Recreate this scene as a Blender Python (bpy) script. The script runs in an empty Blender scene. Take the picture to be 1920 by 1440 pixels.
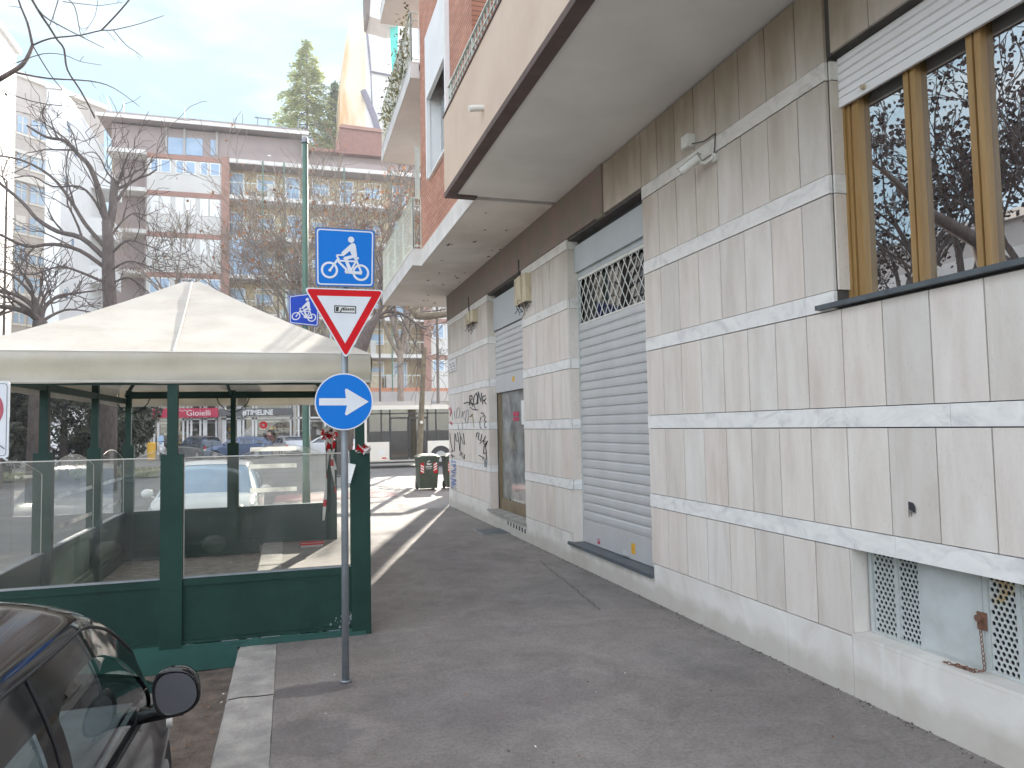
import bpy, bmesh, math, random
from mathutils import Vector, Matrix, noise
random.seed(7)
R = math.radians
sc = bpy.context.scene
col = sc.collection

# ------------------------------------------------------------------ camera
F, YAW, PIT, ROL, CAMH = 1380.0, 0.2936819, 0.0569142, -0.0189238, 1.7
_f = Vector((math.sin(YAW)*math.cos(PIT), math.cos(YAW)*math.cos(PIT), math.sin(PIT)))
_r = Vector((math.cos(YAW), -math.sin(YAW), 0)); _u = _r.cross(_f)
CR = _r*math.cos(ROL)+_u*math.sin(ROL); CU = -_r*math.sin(ROL)+_u*math.cos(ROL); CF = _f
cam = bpy.data.cameras.new('camera'); co = bpy.data.objects.new('camera', cam); col.objects.link(co)
co.matrix_world = Matrix(((CR.x, CU.x, -CF.x, 0), (CR.y, CU.y, -CF.y, 0), (CR.z, CU.z, -CF.z, CAMH), (0, 0, 0, 1)))
cam.sensor_width = 36; cam.lens = 36*F/1920; cam.clip_start = .05; cam.clip_end = 1500
sc.camera = co

def ray(px, py):
    return CF+CR*((px-960)/F)-CU*((py-720)/F)
def pl(px, py, ax, val):
    d = ray(px, py); c = Vector((0, 0, CAMH)); t = (val-c[ax])/d[ax]; return c+d*t
def at(px, py, Y): return pl(px, py, 1, Y)
def gz(px, py, z=0.): return pl(px, py, 2, z)

# ------------------------------------------------------------------ materials
def newmat(n):
    m = bpy.data.materials.new(n); m.use_nodes = True
    nt = m.node_tree; b = nt.nodes['Principled BSDF']; return m, nt, b
def N(nt, t, **k):
    n = nt.nodes.new(t)
    for a, v in k.items():
        if a in n.bl_rna.properties: setattr(n, a, v)
        else: n.inputs[a].default_value = v
    return n
def coord(nt, scale=(1, 1, 1), obj=True):
    tc = N(nt, 'ShaderNodeTexCoord'); mp = N(nt, 'ShaderNodeMapping'); mp.inputs['Scale'].default_value = scale
    nt.links.new(tc.outputs['Object'], mp.inputs[0]); return mp.outputs[0]
def ramp(nt, src, stops):
    r = N(nt, 'ShaderNodeValToRGB'); e = r.color_ramp.elements
    while len(e) < len(stops): e.new(.5)
    for i, (p, c) in enumerate(stops):
        e[i].position = p; e[i].color = (*c, 1) if len(c) == 3 else c
    nt.links.new(src, r.inputs[0]); return r.outputs[0]
def mix(nt, fac, a, b, mode='MIX'):
    m = N(nt, 'ShaderNodeMix', data_type='RGBA', blend_type=mode)
    for s, k in ((fac, 0), (a, 6), (b, 7)):
        if hasattr(s, 'links'): nt.links.new(s, m.inputs[k])
        else: m.inputs[k].default_value = s if k == 0 else (*s, 1)
    return m.outputs[2]
def mat(name, c1, c2=None, scale=4., rough=.7, metal=0., bump=0., bscale=40., detail=6., stretch=(1, 1, 1), lo=.35, hi=.65, spec=.5, island=0., coat=0.):
    m, nt, b = newmat(name); L = nt.links
    b.inputs['Roughness'].default_value = rough; b.inputs['Metallic'].default_value = metal
    b.inputs['Specular IOR Level'].default_value = spec
    if coat: b.inputs['Coat Weight'].default_value = coat; b.inputs['Coat Roughness'].default_value = .04
    if c2 is None: c2 = tuple(x*.8 for x in c1)
    v = coord(nt, stretch)
    n = N(nt, 'ShaderNodeTexNoise', Scale=scale, Detail=detail, Roughness=.6); L.new(v, n.inputs['Vector'])
    c = ramp(nt, n.outputs[0], [(lo, c1), (hi, c2)])
    if island:
        g = N(nt, 'ShaderNodeNewGeometry'); h = N(nt, 'ShaderNodeHueSaturation')
        mr = N(nt, 'ShaderNodeMapRange'); mr.inputs[3].default_value = 1-island; mr.inputs[4].default_value = 1+island*.6
        L.new(g.outputs['Random Per Island'], mr.inputs[0]); L.new(mr.outputs[0], h.inputs['Value']); L.new(c, h.inputs['Color']); c = h.outputs[0]
    L.new(c, b.inputs['Base Color'])
    if bump:
        n2 = N(nt, 'ShaderNodeTexNoise', Scale=bscale, Detail=5.); L.new(v, n2.inputs['Vector'])
        bp = N(nt, 'ShaderNodeBump', Strength=bump, Distance=.02); L.new(n2.outputs[0], bp.inputs['Height']); L.new(bp.outputs[0], b.inputs['Normal'])
    return m
def glassmat(name, tint=(.9, .95, .95), refl=.15, rough=.0, haze=0., hazec=(.7, .7, .65), fres=True):
    m = bpy.data.materials.new(name); m.use_nodes = True; nt = m.node_tree; nt.nodes.remove(nt.nodes['Principled BSDF']); L = nt.links
    out = nt.nodes['Material Output']
    t = N(nt, 'ShaderNodeBsdfTransparent'); t.inputs[0].default_value = (*tint, 1)
    g = N(nt, 'ShaderNodeBsdfGlossy'); g.inputs['Roughness'].default_value = rough
    mx = N(nt, 'ShaderNodeMixShader')
    if fres:
        # Schlick reflectance that is the same from both sides of a thin pane
        ge = N(nt, 'ShaderNodeNewGeometry'); dt = N(nt, 'ShaderNodeVectorMath', operation='DOT_PRODUCT'); L.new(ge.outputs['Normal'], dt.inputs[0]); L.new(ge.outputs['Incoming'], dt.inputs[1])
        ab = N(nt, 'ShaderNodeMath', operation='ABSOLUTE'); L.new(dt.outputs['Value'], ab.inputs[0])
        om = N(nt, 'ShaderNodeMath', operation='SUBTRACT'); om.inputs[0].default_value = 1.; L.new(ab.outputs[0], om.inputs[1])
        pw = N(nt, 'ShaderNodeMath', operation='POWER'); L.new(om.outputs[0], pw.inputs[0]); pw.inputs[1].default_value = 5.
        ma = N(nt, 'ShaderNodeMath', operation='MULTIPLY_ADD'); ma.use_clamp = True; ma.inputs[1].default_value = .9; ma.inputs[2].default_value = refl+.05
        L.new(pw.outputs[0], ma.inputs[0]); L.new(ma.outputs[0], mx.inputs[0])
    else: mx.inputs[0].default_value = refl
    base = t.outputs[0]
    if haze:
        d = N(nt, 'ShaderNodeBsdfDiffuse'); d.inputs[0].default_value = (*hazec, 1)
        tr = N(nt, 'ShaderNodeBsdfTranslucent'); tr.inputs[0].default_value = (*hazec, 1)
        a = N(nt, 'ShaderNodeMixShader'); a.inputs[0].default_value = .5; L.new(d.outputs[0], a.inputs[1]); L.new(tr.outputs[0], a.inputs[2])
        v = coord(nt); n = N(nt, 'ShaderNodeTexNoise', Scale=3., Detail=6.); L.new(v, n.inputs['Vector'])
        mr = N(nt, 'ShaderNodeMapRange'); mr.inputs[1].default_value = .3; mr.inputs[2].default_value = .7; mr.inputs[3].default_value = haze*.4; mr.inputs[4].default_value = haze*1.5
        L.new(n.outputs[0], mr.inputs[0])
        h = N(nt, 'ShaderNodeMixShader'); L.new(mr.outputs[0], h.inputs[0]); L.new(t.outputs[0], h.inputs[1]); L.new(a.outputs[0], h.inputs[2]); base = h.outputs[0]
    L.new(base, mx.inputs[1]); L.new(g.outputs[0], mx.inputs[2]); L.new(mx.outputs[0], out.inputs[0])
    return m

def stone_mat():
    m, nt, b = newmat('travertine_panel'); L = nt.links
    v = coord(nt, (1, 3., .55)); tc = N(nt, 'ShaderNodeTexCoord')
    n = N(nt, 'ShaderNodeTexNoise', Scale=2.2, Detail=7., Roughness=.62, Distortion=.35); L.new(v, n.inputs['Vector'])
    c = ramp(nt, n.outputs[0], [(.28, (.62, .56, .50)), (.5, (.71, .66, .605)), (.72, (.77, .73, .68))])
    g = N(nt, 'ShaderNodeNewGeometry')
    r2 = ramp(nt, g.outputs['Random Per Island'], [(0, (.88, .87, .86)), (.35, (1, .97, .94)), (.7, (1.0, 1.0, 1.0)), (1, (.97, .90, .87))])
    c = mix(nt, 1., c, r2, 'MULTIPLY')
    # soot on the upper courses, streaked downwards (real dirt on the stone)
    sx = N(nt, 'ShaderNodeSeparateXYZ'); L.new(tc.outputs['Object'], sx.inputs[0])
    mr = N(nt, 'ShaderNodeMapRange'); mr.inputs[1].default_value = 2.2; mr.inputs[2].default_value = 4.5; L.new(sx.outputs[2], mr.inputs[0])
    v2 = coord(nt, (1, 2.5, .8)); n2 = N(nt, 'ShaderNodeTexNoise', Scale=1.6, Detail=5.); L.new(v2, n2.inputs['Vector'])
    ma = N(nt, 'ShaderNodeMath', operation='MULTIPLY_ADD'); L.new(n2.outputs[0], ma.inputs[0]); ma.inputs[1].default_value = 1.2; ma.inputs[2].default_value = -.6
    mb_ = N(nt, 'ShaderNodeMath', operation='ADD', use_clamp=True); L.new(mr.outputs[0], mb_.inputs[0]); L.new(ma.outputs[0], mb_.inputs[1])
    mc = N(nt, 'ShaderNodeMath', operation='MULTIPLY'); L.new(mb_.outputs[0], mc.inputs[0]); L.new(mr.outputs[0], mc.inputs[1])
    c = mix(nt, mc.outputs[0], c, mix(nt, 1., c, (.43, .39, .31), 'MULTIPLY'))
    # fine pores
    n3 = N(nt, 'ShaderNodeTexNoise', Scale=60., Detail=3.); L.new(v, n3.inputs['Vector'])
    c = mix(nt, ramp(nt, n3.outputs[0], [(.28, (1, 1, 1)), (.4, (0, 0, 0))]), c, mix(nt, 1., c, (.86, .83, .8), 'MULTIPLY'))
    L.new(c, b.inputs['Base Color']); b.inputs['Roughness'].default_value = .55
    bp = N(nt, 'ShaderNodeBump', Strength=.25, Distance=.004); L.new(n3.outputs[0], bp.inputs['Height']); L.new(bp.outputs[0], b.inputs['Normal'])
    return m
def marble_mat():
    m, nt, b = newmat('white_marble_band'); L = nt.links
    v = coord(nt, (1, 1., 1.6))
    n = N(nt, 'ShaderNodeTexNoise', Scale=3.5, Detail=9., Roughness=.6, Distortion=1.6); L.new(v, n.inputs['Vector'])
    c = ramp(nt, n.outputs[0], [(.32, (.62, .605, .59)), (.47, (.76, .74, .71)), (.6, (.83, .81, .775)), (.75, (.70, .69, .675))])
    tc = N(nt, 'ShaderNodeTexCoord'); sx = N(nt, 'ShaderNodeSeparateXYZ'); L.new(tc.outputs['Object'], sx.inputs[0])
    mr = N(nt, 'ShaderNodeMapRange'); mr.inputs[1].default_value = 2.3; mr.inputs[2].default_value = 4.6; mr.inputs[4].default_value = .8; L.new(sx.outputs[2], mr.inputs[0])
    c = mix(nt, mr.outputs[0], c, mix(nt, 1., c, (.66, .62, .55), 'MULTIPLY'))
    L.new(c, b.inputs['Base Color']); b.inputs['Roughness'].default_value = .42
    return m
def plinth_mat():
    m, nt, b = newmat('stained_marble_plinth'); L = nt.links
    v = coord(nt, (1, 1., 1.)); n = N(nt, 'ShaderNodeTexNoise', Scale=2.4, Detail=9., Roughness=.6, Distortion=.8); L.new(v, n.inputs['Vector'])
    c = ramp(nt, n.outputs[0], [(.3, (.60, .56, .50)), (.5, (.71, .675, .62)), (.7, (.78, .755, .71))])
    v2 = coord(nt, (1, 9., .35)); n2 = N(nt, 'ShaderNodeTexNoise', Scale=2., Detail=4.); L.new(v2, n2.inputs['Vector'])
    c = mix(nt, ramp(nt, n2.outputs[0], [(.6, (0, 0, 0)), (.68, (.7, .7, .7))]), c, (.72, .70, .66))
    tc = N(nt, 'ShaderNodeTexCoord'); sx = N(nt, 'ShaderNodeSeparateXYZ'); L.new(tc.outputs['Object'], sx.inputs[0])
    n3 = N(nt, 'ShaderNodeTexNoise', Scale=5., Detail=5.); L.new(v, n3.inputs['Vector'])
    ma = N(nt, 'ShaderNodeMath', operation='MULTIPLY_ADD'); L.new(n3.outputs[0], ma.inputs[0]); ma.inputs[1].default_value = -.22; L.new(sx.outputs[2], ma.inputs[2])
    c = mix(nt, ramp(nt, ma.outputs[0], [(0., (.55, .55, .55)), (.10, (0, 0, 0))]), c, (.42, .38, .32))
    L.new(c, b.inputs['Base Color']); b.inputs['Roughness'].default_value = .6
    return m
def asphalt_mat(name, a, bcol, scale=1., patches=True):
    m, nt, b = newmat(name); L = nt.links
    v = coord(nt)
    n = N(nt, 'ShaderNodeTexNoise', Scale=.9*scale, Detail=8., Roughness=.65, Distortion=.4); L.new(v, n.inputs['Vector'])
    c = ramp(nt, n.outputs[0], [(.33, a), (.68, bcol)])
    n2 = N(nt, 'ShaderNodeTexNoise', Scale=120., Detail=4., Roughness=.7); L.new(v, n2.inputs['Vector'])
    c = mix(nt, ramp(nt, n2.outputs[0], [(.3, (.8, .8, .8)), (.7, (.0, .0, .0))]), c, mix(nt, 1., c, (.62, .62, .62), 'MULTIPLY'))
    n6 = N(nt, 'ShaderNodeTexNoise', Scale=38., Detail=5., Roughness=.75); L.new(v, n6.inputs['Vector'])
    c = mix(nt, 1., c, ramp(nt, n6.outputs[0], [(.34, (.80, .78, .76)), (.5, (.99, .99, .99)), (.66, (1.14, 1.13, 1.11))]), 'MULTIPLY')
    n7 = N(nt, 'ShaderNodeTexNoise', Scale=2.6, Detail=7., Roughness=.7, Distortion=.8); L.new(v, n7.inputs['Vector'])
    c = mix(nt, 1., c, ramp(nt, n7.outputs[0], [(.36, (.84, .82, .80)), (.62, (1.08, 1.07, 1.06))]), 'MULTIPLY')
    vo = N(nt, 'ShaderNodeTexVoronoi', Scale=55.); L.new(v, vo.inputs['Vector'])
    c = mix(nt, ramp(nt, vo.outputs['Distance'], [(.04, (.5, .5, .5)), (.12, (0, 0, 0))]), c, (.42, .40, .37))
    if patches:
        n4 = N(nt, 'ShaderNodeTexNoise', Scale=.45, Detail=3., Distortion=1.); L.new(v, n4.inputs['Vector'])
        c = mix(nt, ramp(nt, n4.outputs[0], [(.53, (0, 0, 0)), (.56, (.5, .5, .5))]), c, mix(nt, 1., c, (.80, .81, .85), 'MULTIPLY'))
        n5 = N(nt, 'ShaderNodeTexNoise', Scale=5., Detail=6., Roughness=.7); L.new(v, n5.inputs['Vector'])
        c = mix(nt, ramp(nt, n5.outputs[0], [(.58, (0, 0, 0)), (.7, (.5, .5, .5))]), c, mix(nt, 1., c, (.8, .78, .76), 'MULTIPLY'))
    L.new(c, b.inputs['Base Color']); b.inputs['Roughness'].default_value = .82
    bp = N(nt, 'ShaderNodeBump', Strength=.5, Distance=.006); L.new(n2.outputs[0], bp.inputs['Height']); L.new(bp.outputs[0], b.inputs['Normal'])
    return m
def brick_mat(name, c1, c2, mortar, w=.24, h=.065, swap=True):
    m, nt, b = newmat(name); L = nt.links
    tc = N(nt, 'ShaderNodeTexCoord'); sx = N(nt, 'ShaderNodeSeparateXYZ'); cx = N(nt, 'ShaderNodeCombineXYZ')
    L.new(tc.outputs['Object'], sx.inputs[0]); L.new(sx.outputs[1 if swap else 0], cx.inputs[0]); L.new(sx.outputs[2], cx.inputs[1])
    br = N(nt, 'ShaderNodeTexBrick'); br.inputs['Scale'].default_value = 1.; br.inputs['Brick Width'].default_value = w; br.inputs['Row Height'].default_value = h
    br.inputs['Mortar Size'].default_value = .006; br.inputs['Color1'].default_value = (*c1, 1); br.inputs['Color2'].default_value = (*c2, 1); br.inputs['Mortar'].default_value = (*mortar, 1)
    L.new(cx.outputs[0], br.inputs['Vector'])
    v = coord(nt); n = N(nt, 'ShaderNodeTexNoise', Scale=1.5, Detail=6.); L.new(v, n.inputs['Vector'])
    c = mix(nt, ramp(nt, n.outputs[0], [(.4, (0, 0, 0)), (.7, (.6, .6, .6))]), br.outputs[0], mix(nt, 1., br.outputs[0], (.72, .72, .75), 'MULTIPLY'))
    L.new(c, b.inputs['Base Color']); b.inputs['Roughness'].default_value = .85
    bp = N(nt, 'ShaderNodeBump', Strength=.4, Distance=.01, invert=True); L.new(br.outputs[1], bp.inputs['Height']); L.new(bp.outputs[0], b.inputs['Normal'])
    return m

M = {}
M['stone'] = stone_mat(); M['marble'] = marble_mat(); M['plinth'] = plinth_mat()
M['sidewalk'] = asphalt_mat('worn_asphalt_pavement', (.225, .203, .19), (.31, .282, .262))
M['road'] = asphalt_mat('road_asphalt', (.17, .163, .157), (.24, .232, .225))
M['dirt'] = mat('dirty_gutter_asphalt', (.23, .195, .165), (.40, .35, .30), 9, .95, bump=.5, bscale=60)  # shelter floor dirt; lighter tone stands in for sunlight on the floor
M['gutter'] = mat('dark_gutter_dirt', (.085, .066, .052), (.17, .135, .11), 7, .95, bump=.6, bscale=60)
M['kerb'] = mat('granite_kerb', (.40, .375, .34), (.25, .235, .22), 5, .85, bump=.5, bscale=35)
M['mortar'] = mat('dark_joint', (.10, .09, .08), (.06, .055, .05), 6, .95)
M['plaster'] = mat('soffit_plaster', (.80, .775, .735), (.71, .685, .645), 1.1, .9, bump=.1, bscale=80)
M['plaster_d'] = mat('stained_soffit_plaster', (.74, .705, .65), (.58, .54, .48), .9, .9, bump=.2)
M['beige'] = mat('beige_parapet', (.62, .49, .38), (.56, .43, .33), 1.4, .85, bump=.15, bscale=120)
M['brownstrip'] = mat('brown_drip_edge', (.13, .09, .075), (.09, .06, .05), 5, .8)
M['whiteconc'] = mat('white_painted_concrete', (.72, .69, .65), (.60, .57, .53), 3, .8)
M['brick'] = brick_mat('red_klinker_brick', (.50, .22, .14), (.60, .30, .20), (.20, .12, .09))
M['brickd'] = brick_mat('brown_tile', (.30, .12, .08), (.36, .16, .10), (.10, .06, .05), .2, .2)
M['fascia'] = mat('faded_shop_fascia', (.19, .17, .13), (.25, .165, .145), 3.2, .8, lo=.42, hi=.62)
M['shutter'] = mat('galvanised_shutter', (.53, .525, .52), (.585, .58, .575), 3, .45, .2, stretch=(1, 1, .2))
M['shutterbox'] = mat('grey_shutter_box', (.45, .475, .48), (.41, .435, .44), 2, .5)
M['black'] = mat('black', (.012, .012, .014), (.02, .02, .02), 5, .5)
M['darkint'] = mat('dark_interior', (.05, .05, .055), (.03, .03, .03), 3, .8)
M['wood'] = mat('varnished_wood_frame', (.38, .235, .09), (.29, .165, .055), 3, .38, stretch=(6, 6, .4), detail=8)
M['bronze'] = mat('bronze_door_frame', (.26, .20, .12), (.20, .15, .09), 3, .4, .3)
M['slate'] = mat('slate_sill', (.10, .115, .125), (.07, .08, .09), 7, .5)
M['whiteplastic'] = mat('white_plastic', (.70, .69, .64), (.60, .58, .52), 6, .5)
M['cream'] = mat('aged_cream_cover', (.60, .52, .36), (.42, .34, .22), 9, .7, stretch=(1, 1, .3))
M['ventmetal'] = mat('pale_painted_steel', (.50, .53, .52), (.42, .44, .42), 5, .5, bump=.1)
def rusty():
    m, nt, b = newmat('rusting_painted_grille'); L = nt.links; v = coord(nt)
    n = N(nt, 'ShaderNodeTexNoise', Scale=3.5, Detail=8., Roughness=.75); L.new(v, n.inputs['Vector'])
    c = ramp(nt, n.outputs[0], [(.5, (.50, .52, .50)), (.57, (.46, .34, .16)), (.66, (.22, .075, .03))])
    L.new(c, b.inputs['Base Color']); b.inputs['Roughness'].default_value = .75; return m
M['rustgrille'] = rusty()
M['rust'] = mat('rusty_iron', (.20, .10, .06), (.12, .06, .04), 20, .85)
M['green'] = mat('dark_green_paint', (.013, .048, .034), (.009, .034, .025), 3, .55, bump=.1, bscale=30, spec=.25)
M['green2'] = mat('faded_green_paint', (.020, .090, .072), (.015, .068, .055), 4, .5)
M['polegreen'] = mat('pale_green_pole_paint', (.10, .20, .15), (.08, .16, .12), 4, .5)
M['greenbin'] = mat('olive_green_bin_plastic', (.055, .075, .045), (.04, .055, .035), 4, .5)
M['canvas'] = None
M['pole'] = mat('galvanised_pole', (.30, .32, .34), (.24, .26, .28), 9, .5, .4)
M['signblue'] = mat('sign_blue', (.004, .17, .60), (.005, .16, .56), 3, .5, spec=.15)
M['signblue2'] = mat('sign_deep_blue', (.006, .06, .48), (.006, .05, .44), 3, .5, spec=.15)
M['signwhite'] = mat('sign_white', (.66, .67, .70), (.60, .61, .64), 6, .35)
M['signred'] = mat('sign_red', (.60, .006, .012), (.54, .005, .010), 3, .5, spec=.15)
M['signedge'] = mat('sign_back_grey', (.16, .17, .22), (.12, .13, .17), 3, .5)
M['ink'] = mat('black_ink', (.03, .03, .035), (.05, .05, .055), 5, .7)
M['redink'] = mat('red_ink', (.50, .05, .10), (.45, .06, .12), 5, .7)
M['blueink'] = mat('blue_ink', (.12, .22, .55), (.15, .25, .5), 5, .7)
M['olive'] = mat('olive_ink', (.18, .18, .07), (.2, .2, .08), 5, .7)
M['yellow'] = mat('yellow_paint', (.75, .42, .03), (.65, .36, .03), 5, .6)
M['orange'] = mat('orange_sticker', (.75, .28, .05), (.7, .3, .05), 5, .6)
M['bark'] = mat('dark_bark', (.085, .065, .058), (.145, .118, .105), 14, .95, stretch=(1, 1, .3))
M['bark2'] = mat('grey_brown_bark', (.17, .13, .10), (.26, .21, .17), 10, .95, stretch=(1, 1, .3))
M['planebark'] = mat('plane_tree_bark', (.22, .19, .13), (.13, .11, .08), 6, .95)
M['leaf'] = mat('dry_brown_leaf', (.42, .20, .09), (.28, .13, .06), 2, .8, island=.3)
M['leaf2'] = mat('dull_purple_brown_leaf', (.07, .038, .032), (.05, .028, .024), 2, .8, island=.3)
M['leafdark'] = mat('dark_evergreen_leaf', (.022, .030, .013), (.045, .050, .022), 3, .5, island=.35)
M['conifer'] = mat('conifer_needles', (.40, .43, .18), (.28, .33, .13), 1.5, .8, island=.3)
M['conifer2'] = mat('dark_conifer_needles', (.12, .17, .09), (.16, .21, .11), 1.5, .8, island=.3)
M['plantleaf'] = mat('balcony_plant_leaf', (.10, .13, .06), (.22, .18, .10), 3, .8, island=.3)
M['grass'] = mat('thin_grass', (.09, .13, .04), (.20, .17, .10), 6, .95)
M['rail'] = mat('pale_green_railing', (.58, .63, .57), (.50, .55, .49), 6, .5)
M['whitepaint'] = mat('white_paint', (.80, .79, .77), (.74, .73, .71), 2, .7)
M['roadwhite'] = mat('worn_road_paint', (.62, .61, .58), (.40, .39, .37), 12, .8)
M['cyclered'] = mat('faded_red_cycle_lane', (.34, .19, .18), (.26, .18, .17), 3, .85)
M['pinkbrown'] = mat('pink_brown_render', (.36, .20, .155), (.31, .17, .13), 1, .85)
M['greybrown'] = mat('grey_brown_cladding', (.36, .29, .27), (.31, .25, .235), .6, .85)
M['ochre'] = mat('ochre_render', (.56, .45, .28), (.48, .38, .24), .7, .85)
M['orangered'] = mat('orange_red_render', (.52, .22, .12), (.46, .19, .10), 1, .85)
M['greyconc'] = mat('grey_concrete_panel', (.46, .42, .39), (.38, .35, .33), .5, .85)
M['paleconc'] = mat('pale_concrete', (.62, .60, .56), (.55, .53, .50), .5, .85)
M['rustwall'] = mat('stained_ochre_render', (.80, .70, .52), (.62, .36, .16), .35, .85, stretch=(1, 1, .25), lo=.42, hi=.62)
M['roofred'] = mat('red_brown_roof', (.30, .15, .12), (.22, .11, .09), 2, .9)
M['winblue'] = mat('far_window_glass', (.26, .37, .50), (.34, .45, .58), .8, .12)
M['wing'] = glassmat('shop_glass', (.80, .82, .80), .05)
M['turq'] = mat('turquoise_blind', (.02, .52, .44), (.02, .46, .40), 2, .7)
M['signmag'] = mat('crimson_shop_fascia', (.50, .010, .06), (.45, .012, .05), 2, .4)
M['signgrey'] = mat('dark_grey_shop_fascia', (.12, .115, .115), (.10, .10, .10), 2, .5)
M['shopin'] = mat('shop_interior', (.30, .25, .19), (.20, .17, .14), 2, .8)
M['goods'] = mat('display_goods', (.75, .70, .55), (.35, .25, .2), 9, .6, island=.5)
M['busbody'] = mat('beige_white_bus_paint', (.82, .77, .67), (.76, .71, .62), .8, .35)
M['busglass'] = glassmat('bus_glass', (.20, .20, .165), .06)
M['mirrorglass'] = glassmat('reflecting_window_glass', (.35, .38, .38), .62, fres=True)
M['tyre'] = mat('tyre_rubber', (.025, .025, .027), (.04, .04, .04), 20, .8)
M['rim'] = mat('alloy_rim', (.45, .46, .48), (.35, .36, .38), 8, .35, .7)
M['paintblack'] = mat('black_car_paint', (.010, .009, .010), (.013, .011, .012), 2, .07, spec=.5)
M['paintwhite'] = mat('white_car_paint', (.80, .80, .80), (.76, .76, .76), 2, .25, coat=.6)
M['paintsilver'] = mat('silver_car_paint', (.50, .51, .53), (.45, .46, .48), 2, .3, .5, coat=.6)
M['paintblue'] = mat('grey_blue_car_paint', (.10, .14, .22), (.09, .12, .2), 2, .28, .3, coat=.6)
M['paintdark'] = mat('dark_green_blue_car_paint', (.04, .055, .075), (.035, .05, .06), 2, .28, .2, coat=.6)
M['carglass'] = glassmat('car_glass', (.72, .80, .78), .09)
M['bluescreen'] = mat('sky_reflecting_windscreen', (.24, .36, .50), (.34, .46, .60), 1.2, .12)  # opaque blue-grey colour stands in for sky reflected in the glass
M['carglassd'] = glassmat('far_car_glass', (.24, .36, .52), .06)
M['plasticblk'] = mat('black_plastic', (.022, .022, .024), (.03, .03, .03), 30, .6)
M['carint'] = mat('grey_car_interior', (.26, .27, .29), (.18, .19, .20), 6, .7)
M['doorcard'] = mat('pale_blue_grey_door_card', (.52, .60, .64), (.44, .50, .54), 2, .5)
M['redlamp'] = mat('red_lamp_lens', (.45, .02, .02), (.35, .02, .02), 5, .25)
M['amber'] = mat('clear_indicator_lens', (.75, .72, .66), (.6, .58, .52), 30, .2)
M['pane'] = glassmat('clear_plastic_pane', (.95, .965, .945), .01, haze=.07)
M['panestrip'] = glassmat('frosted_strip', (.75, .75, .75), .02, haze=.55, hazec=(.95, .95, .93))
M['skin'] = mat('skin', (.45, .28, .21), (.42, .26, .2), 4, .6)
M['coat'] = mat('dark_red_coat', (.16, .05, .05), (.12, .04, .04), 4, .9)
M['hair'] = mat('dark_hair', (.03, .02, .018), (.04, .03, .02), 20, .8)
M['trouser'] = mat('dark_trousers', (.03, .035, .05), (.04, .045, .06), 8, .9)

def N2V_(nt, s):
    mr = N(nt, 'ShaderNodeMapRange'); mr.inputs[1].default_value = 1.35; mr.inputs[2].default_value = 1.6; nt.links.new(s, mr.inputs[0]); return mr.outputs[0]
def canvas_mat():
    m, nt, b = newmat('cream_tent_canvas'); L = nt.links; v = coord(nt)
    n = N(nt, 'ShaderNodeTexNoise', Scale=2.2, Detail=8., Roughness=.65); L.new(v, n.inputs['Vector'])
    c = ramp(nt, n.outputs[0], [(.28, (.50, .46, .39)), (.5, (.59, .55, .485)), (.72, (.64, .605, .545))])
    tc = N(nt, 'ShaderNodeTexCoord'); sx = N(nt, 'ShaderNodeSeparateXYZ'); L.new(tc.outputs['Object'], sx.inputs[0])
    n2 = N(nt, 'ShaderNodeTexNoise', Scale=1.6, Detail=5.); L.new(v, n2.inputs['Vector'])
    ma = N(nt, 'ShaderNodeMath', operation='MULTIPLY_ADD'); L.new(n2.outputs[0], ma.inputs[0]); ma.inputs[1].default_value = .2; L.new(sx.outputs[2], ma.inputs[2])
    c = mix(nt, ramp(nt, N2V(nt, ma.outputs[0], 2.33, 2.60), [(0, (0, 0, 0)), (.4, (.7, .7, .7)), (.75, (.5, .5, .5)), (1, (0, 0, 0))]), c, mix(nt, 1., c, (.80, .76, .60), 'MULTIPLY'))
    w = N(nt, 'ShaderNodeTexNoise', Scale=160., Detail=2.); L.new(v, w.inputs['Vector'])
    c = mix(nt, ramp(nt, w.outputs[0], [(.4, (.5, .5, .5)), (.6, (0, 0, 0))]), c, mix(nt, 1., c, (.9, .9, .9), 'MULTIPLY'))
    L.new(c, b.inputs['Base Color']); b.inputs['Roughness'].default_value = .9
    bp = N(nt, 'ShaderNodeBump', Strength=.3, Distance=.004); L.new(w.outputs[0], bp.inputs['Height']); L.new(bp.outputs[0], b.inputs['Normal'])
    # cloth lets a little light through
    out = nt.nodes['Material Output']; tr = N(nt, 'ShaderNodeBsdfTranslucent'); L.new(c, tr.inputs[0])
    mx = N(nt, 'ShaderNodeMixShader'); mx.inputs[0].default_value = .12; L.new(b.outputs[0], mx.inputs[1]); L.new(tr.outputs[0], mx.inputs[2]); L.new(mx.outputs[0], out.inputs[0])
    return m
def N2V(nt, s, a, b_):
    mr = N(nt, 'ShaderNodeMapRange'); mr.inputs[1].default_value = a; mr.inputs[2].default_value = b_; nt.links.new(s, mr.inputs[0]); return mr.outputs[0]
M['canvas'] = canvas_mat()

# thin needles and dry leaves let light through
for k_ in ('conifer', 'conifer2', 'leaf', 'plantleaf'):
    nt = M[k_].node_tree; b_ = nt.nodes['Principled BSDF']; tr = N(nt, 'ShaderNodeBsdfTranslucent'); mx = N(nt, 'ShaderNodeMixShader'); mx.inputs[0].default_value = .45
    nt.links.new(b_.inputs['Base Color'].links[0].from_socket, tr.inputs[0]); nt.links.new(b_.outputs[0], mx.inputs[1]); nt.links.new(tr.outputs[0], mx.inputs[2]); nt.links.new(mx.outputs[0], nt.nodes['Material Output'].inputs[0])
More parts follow.
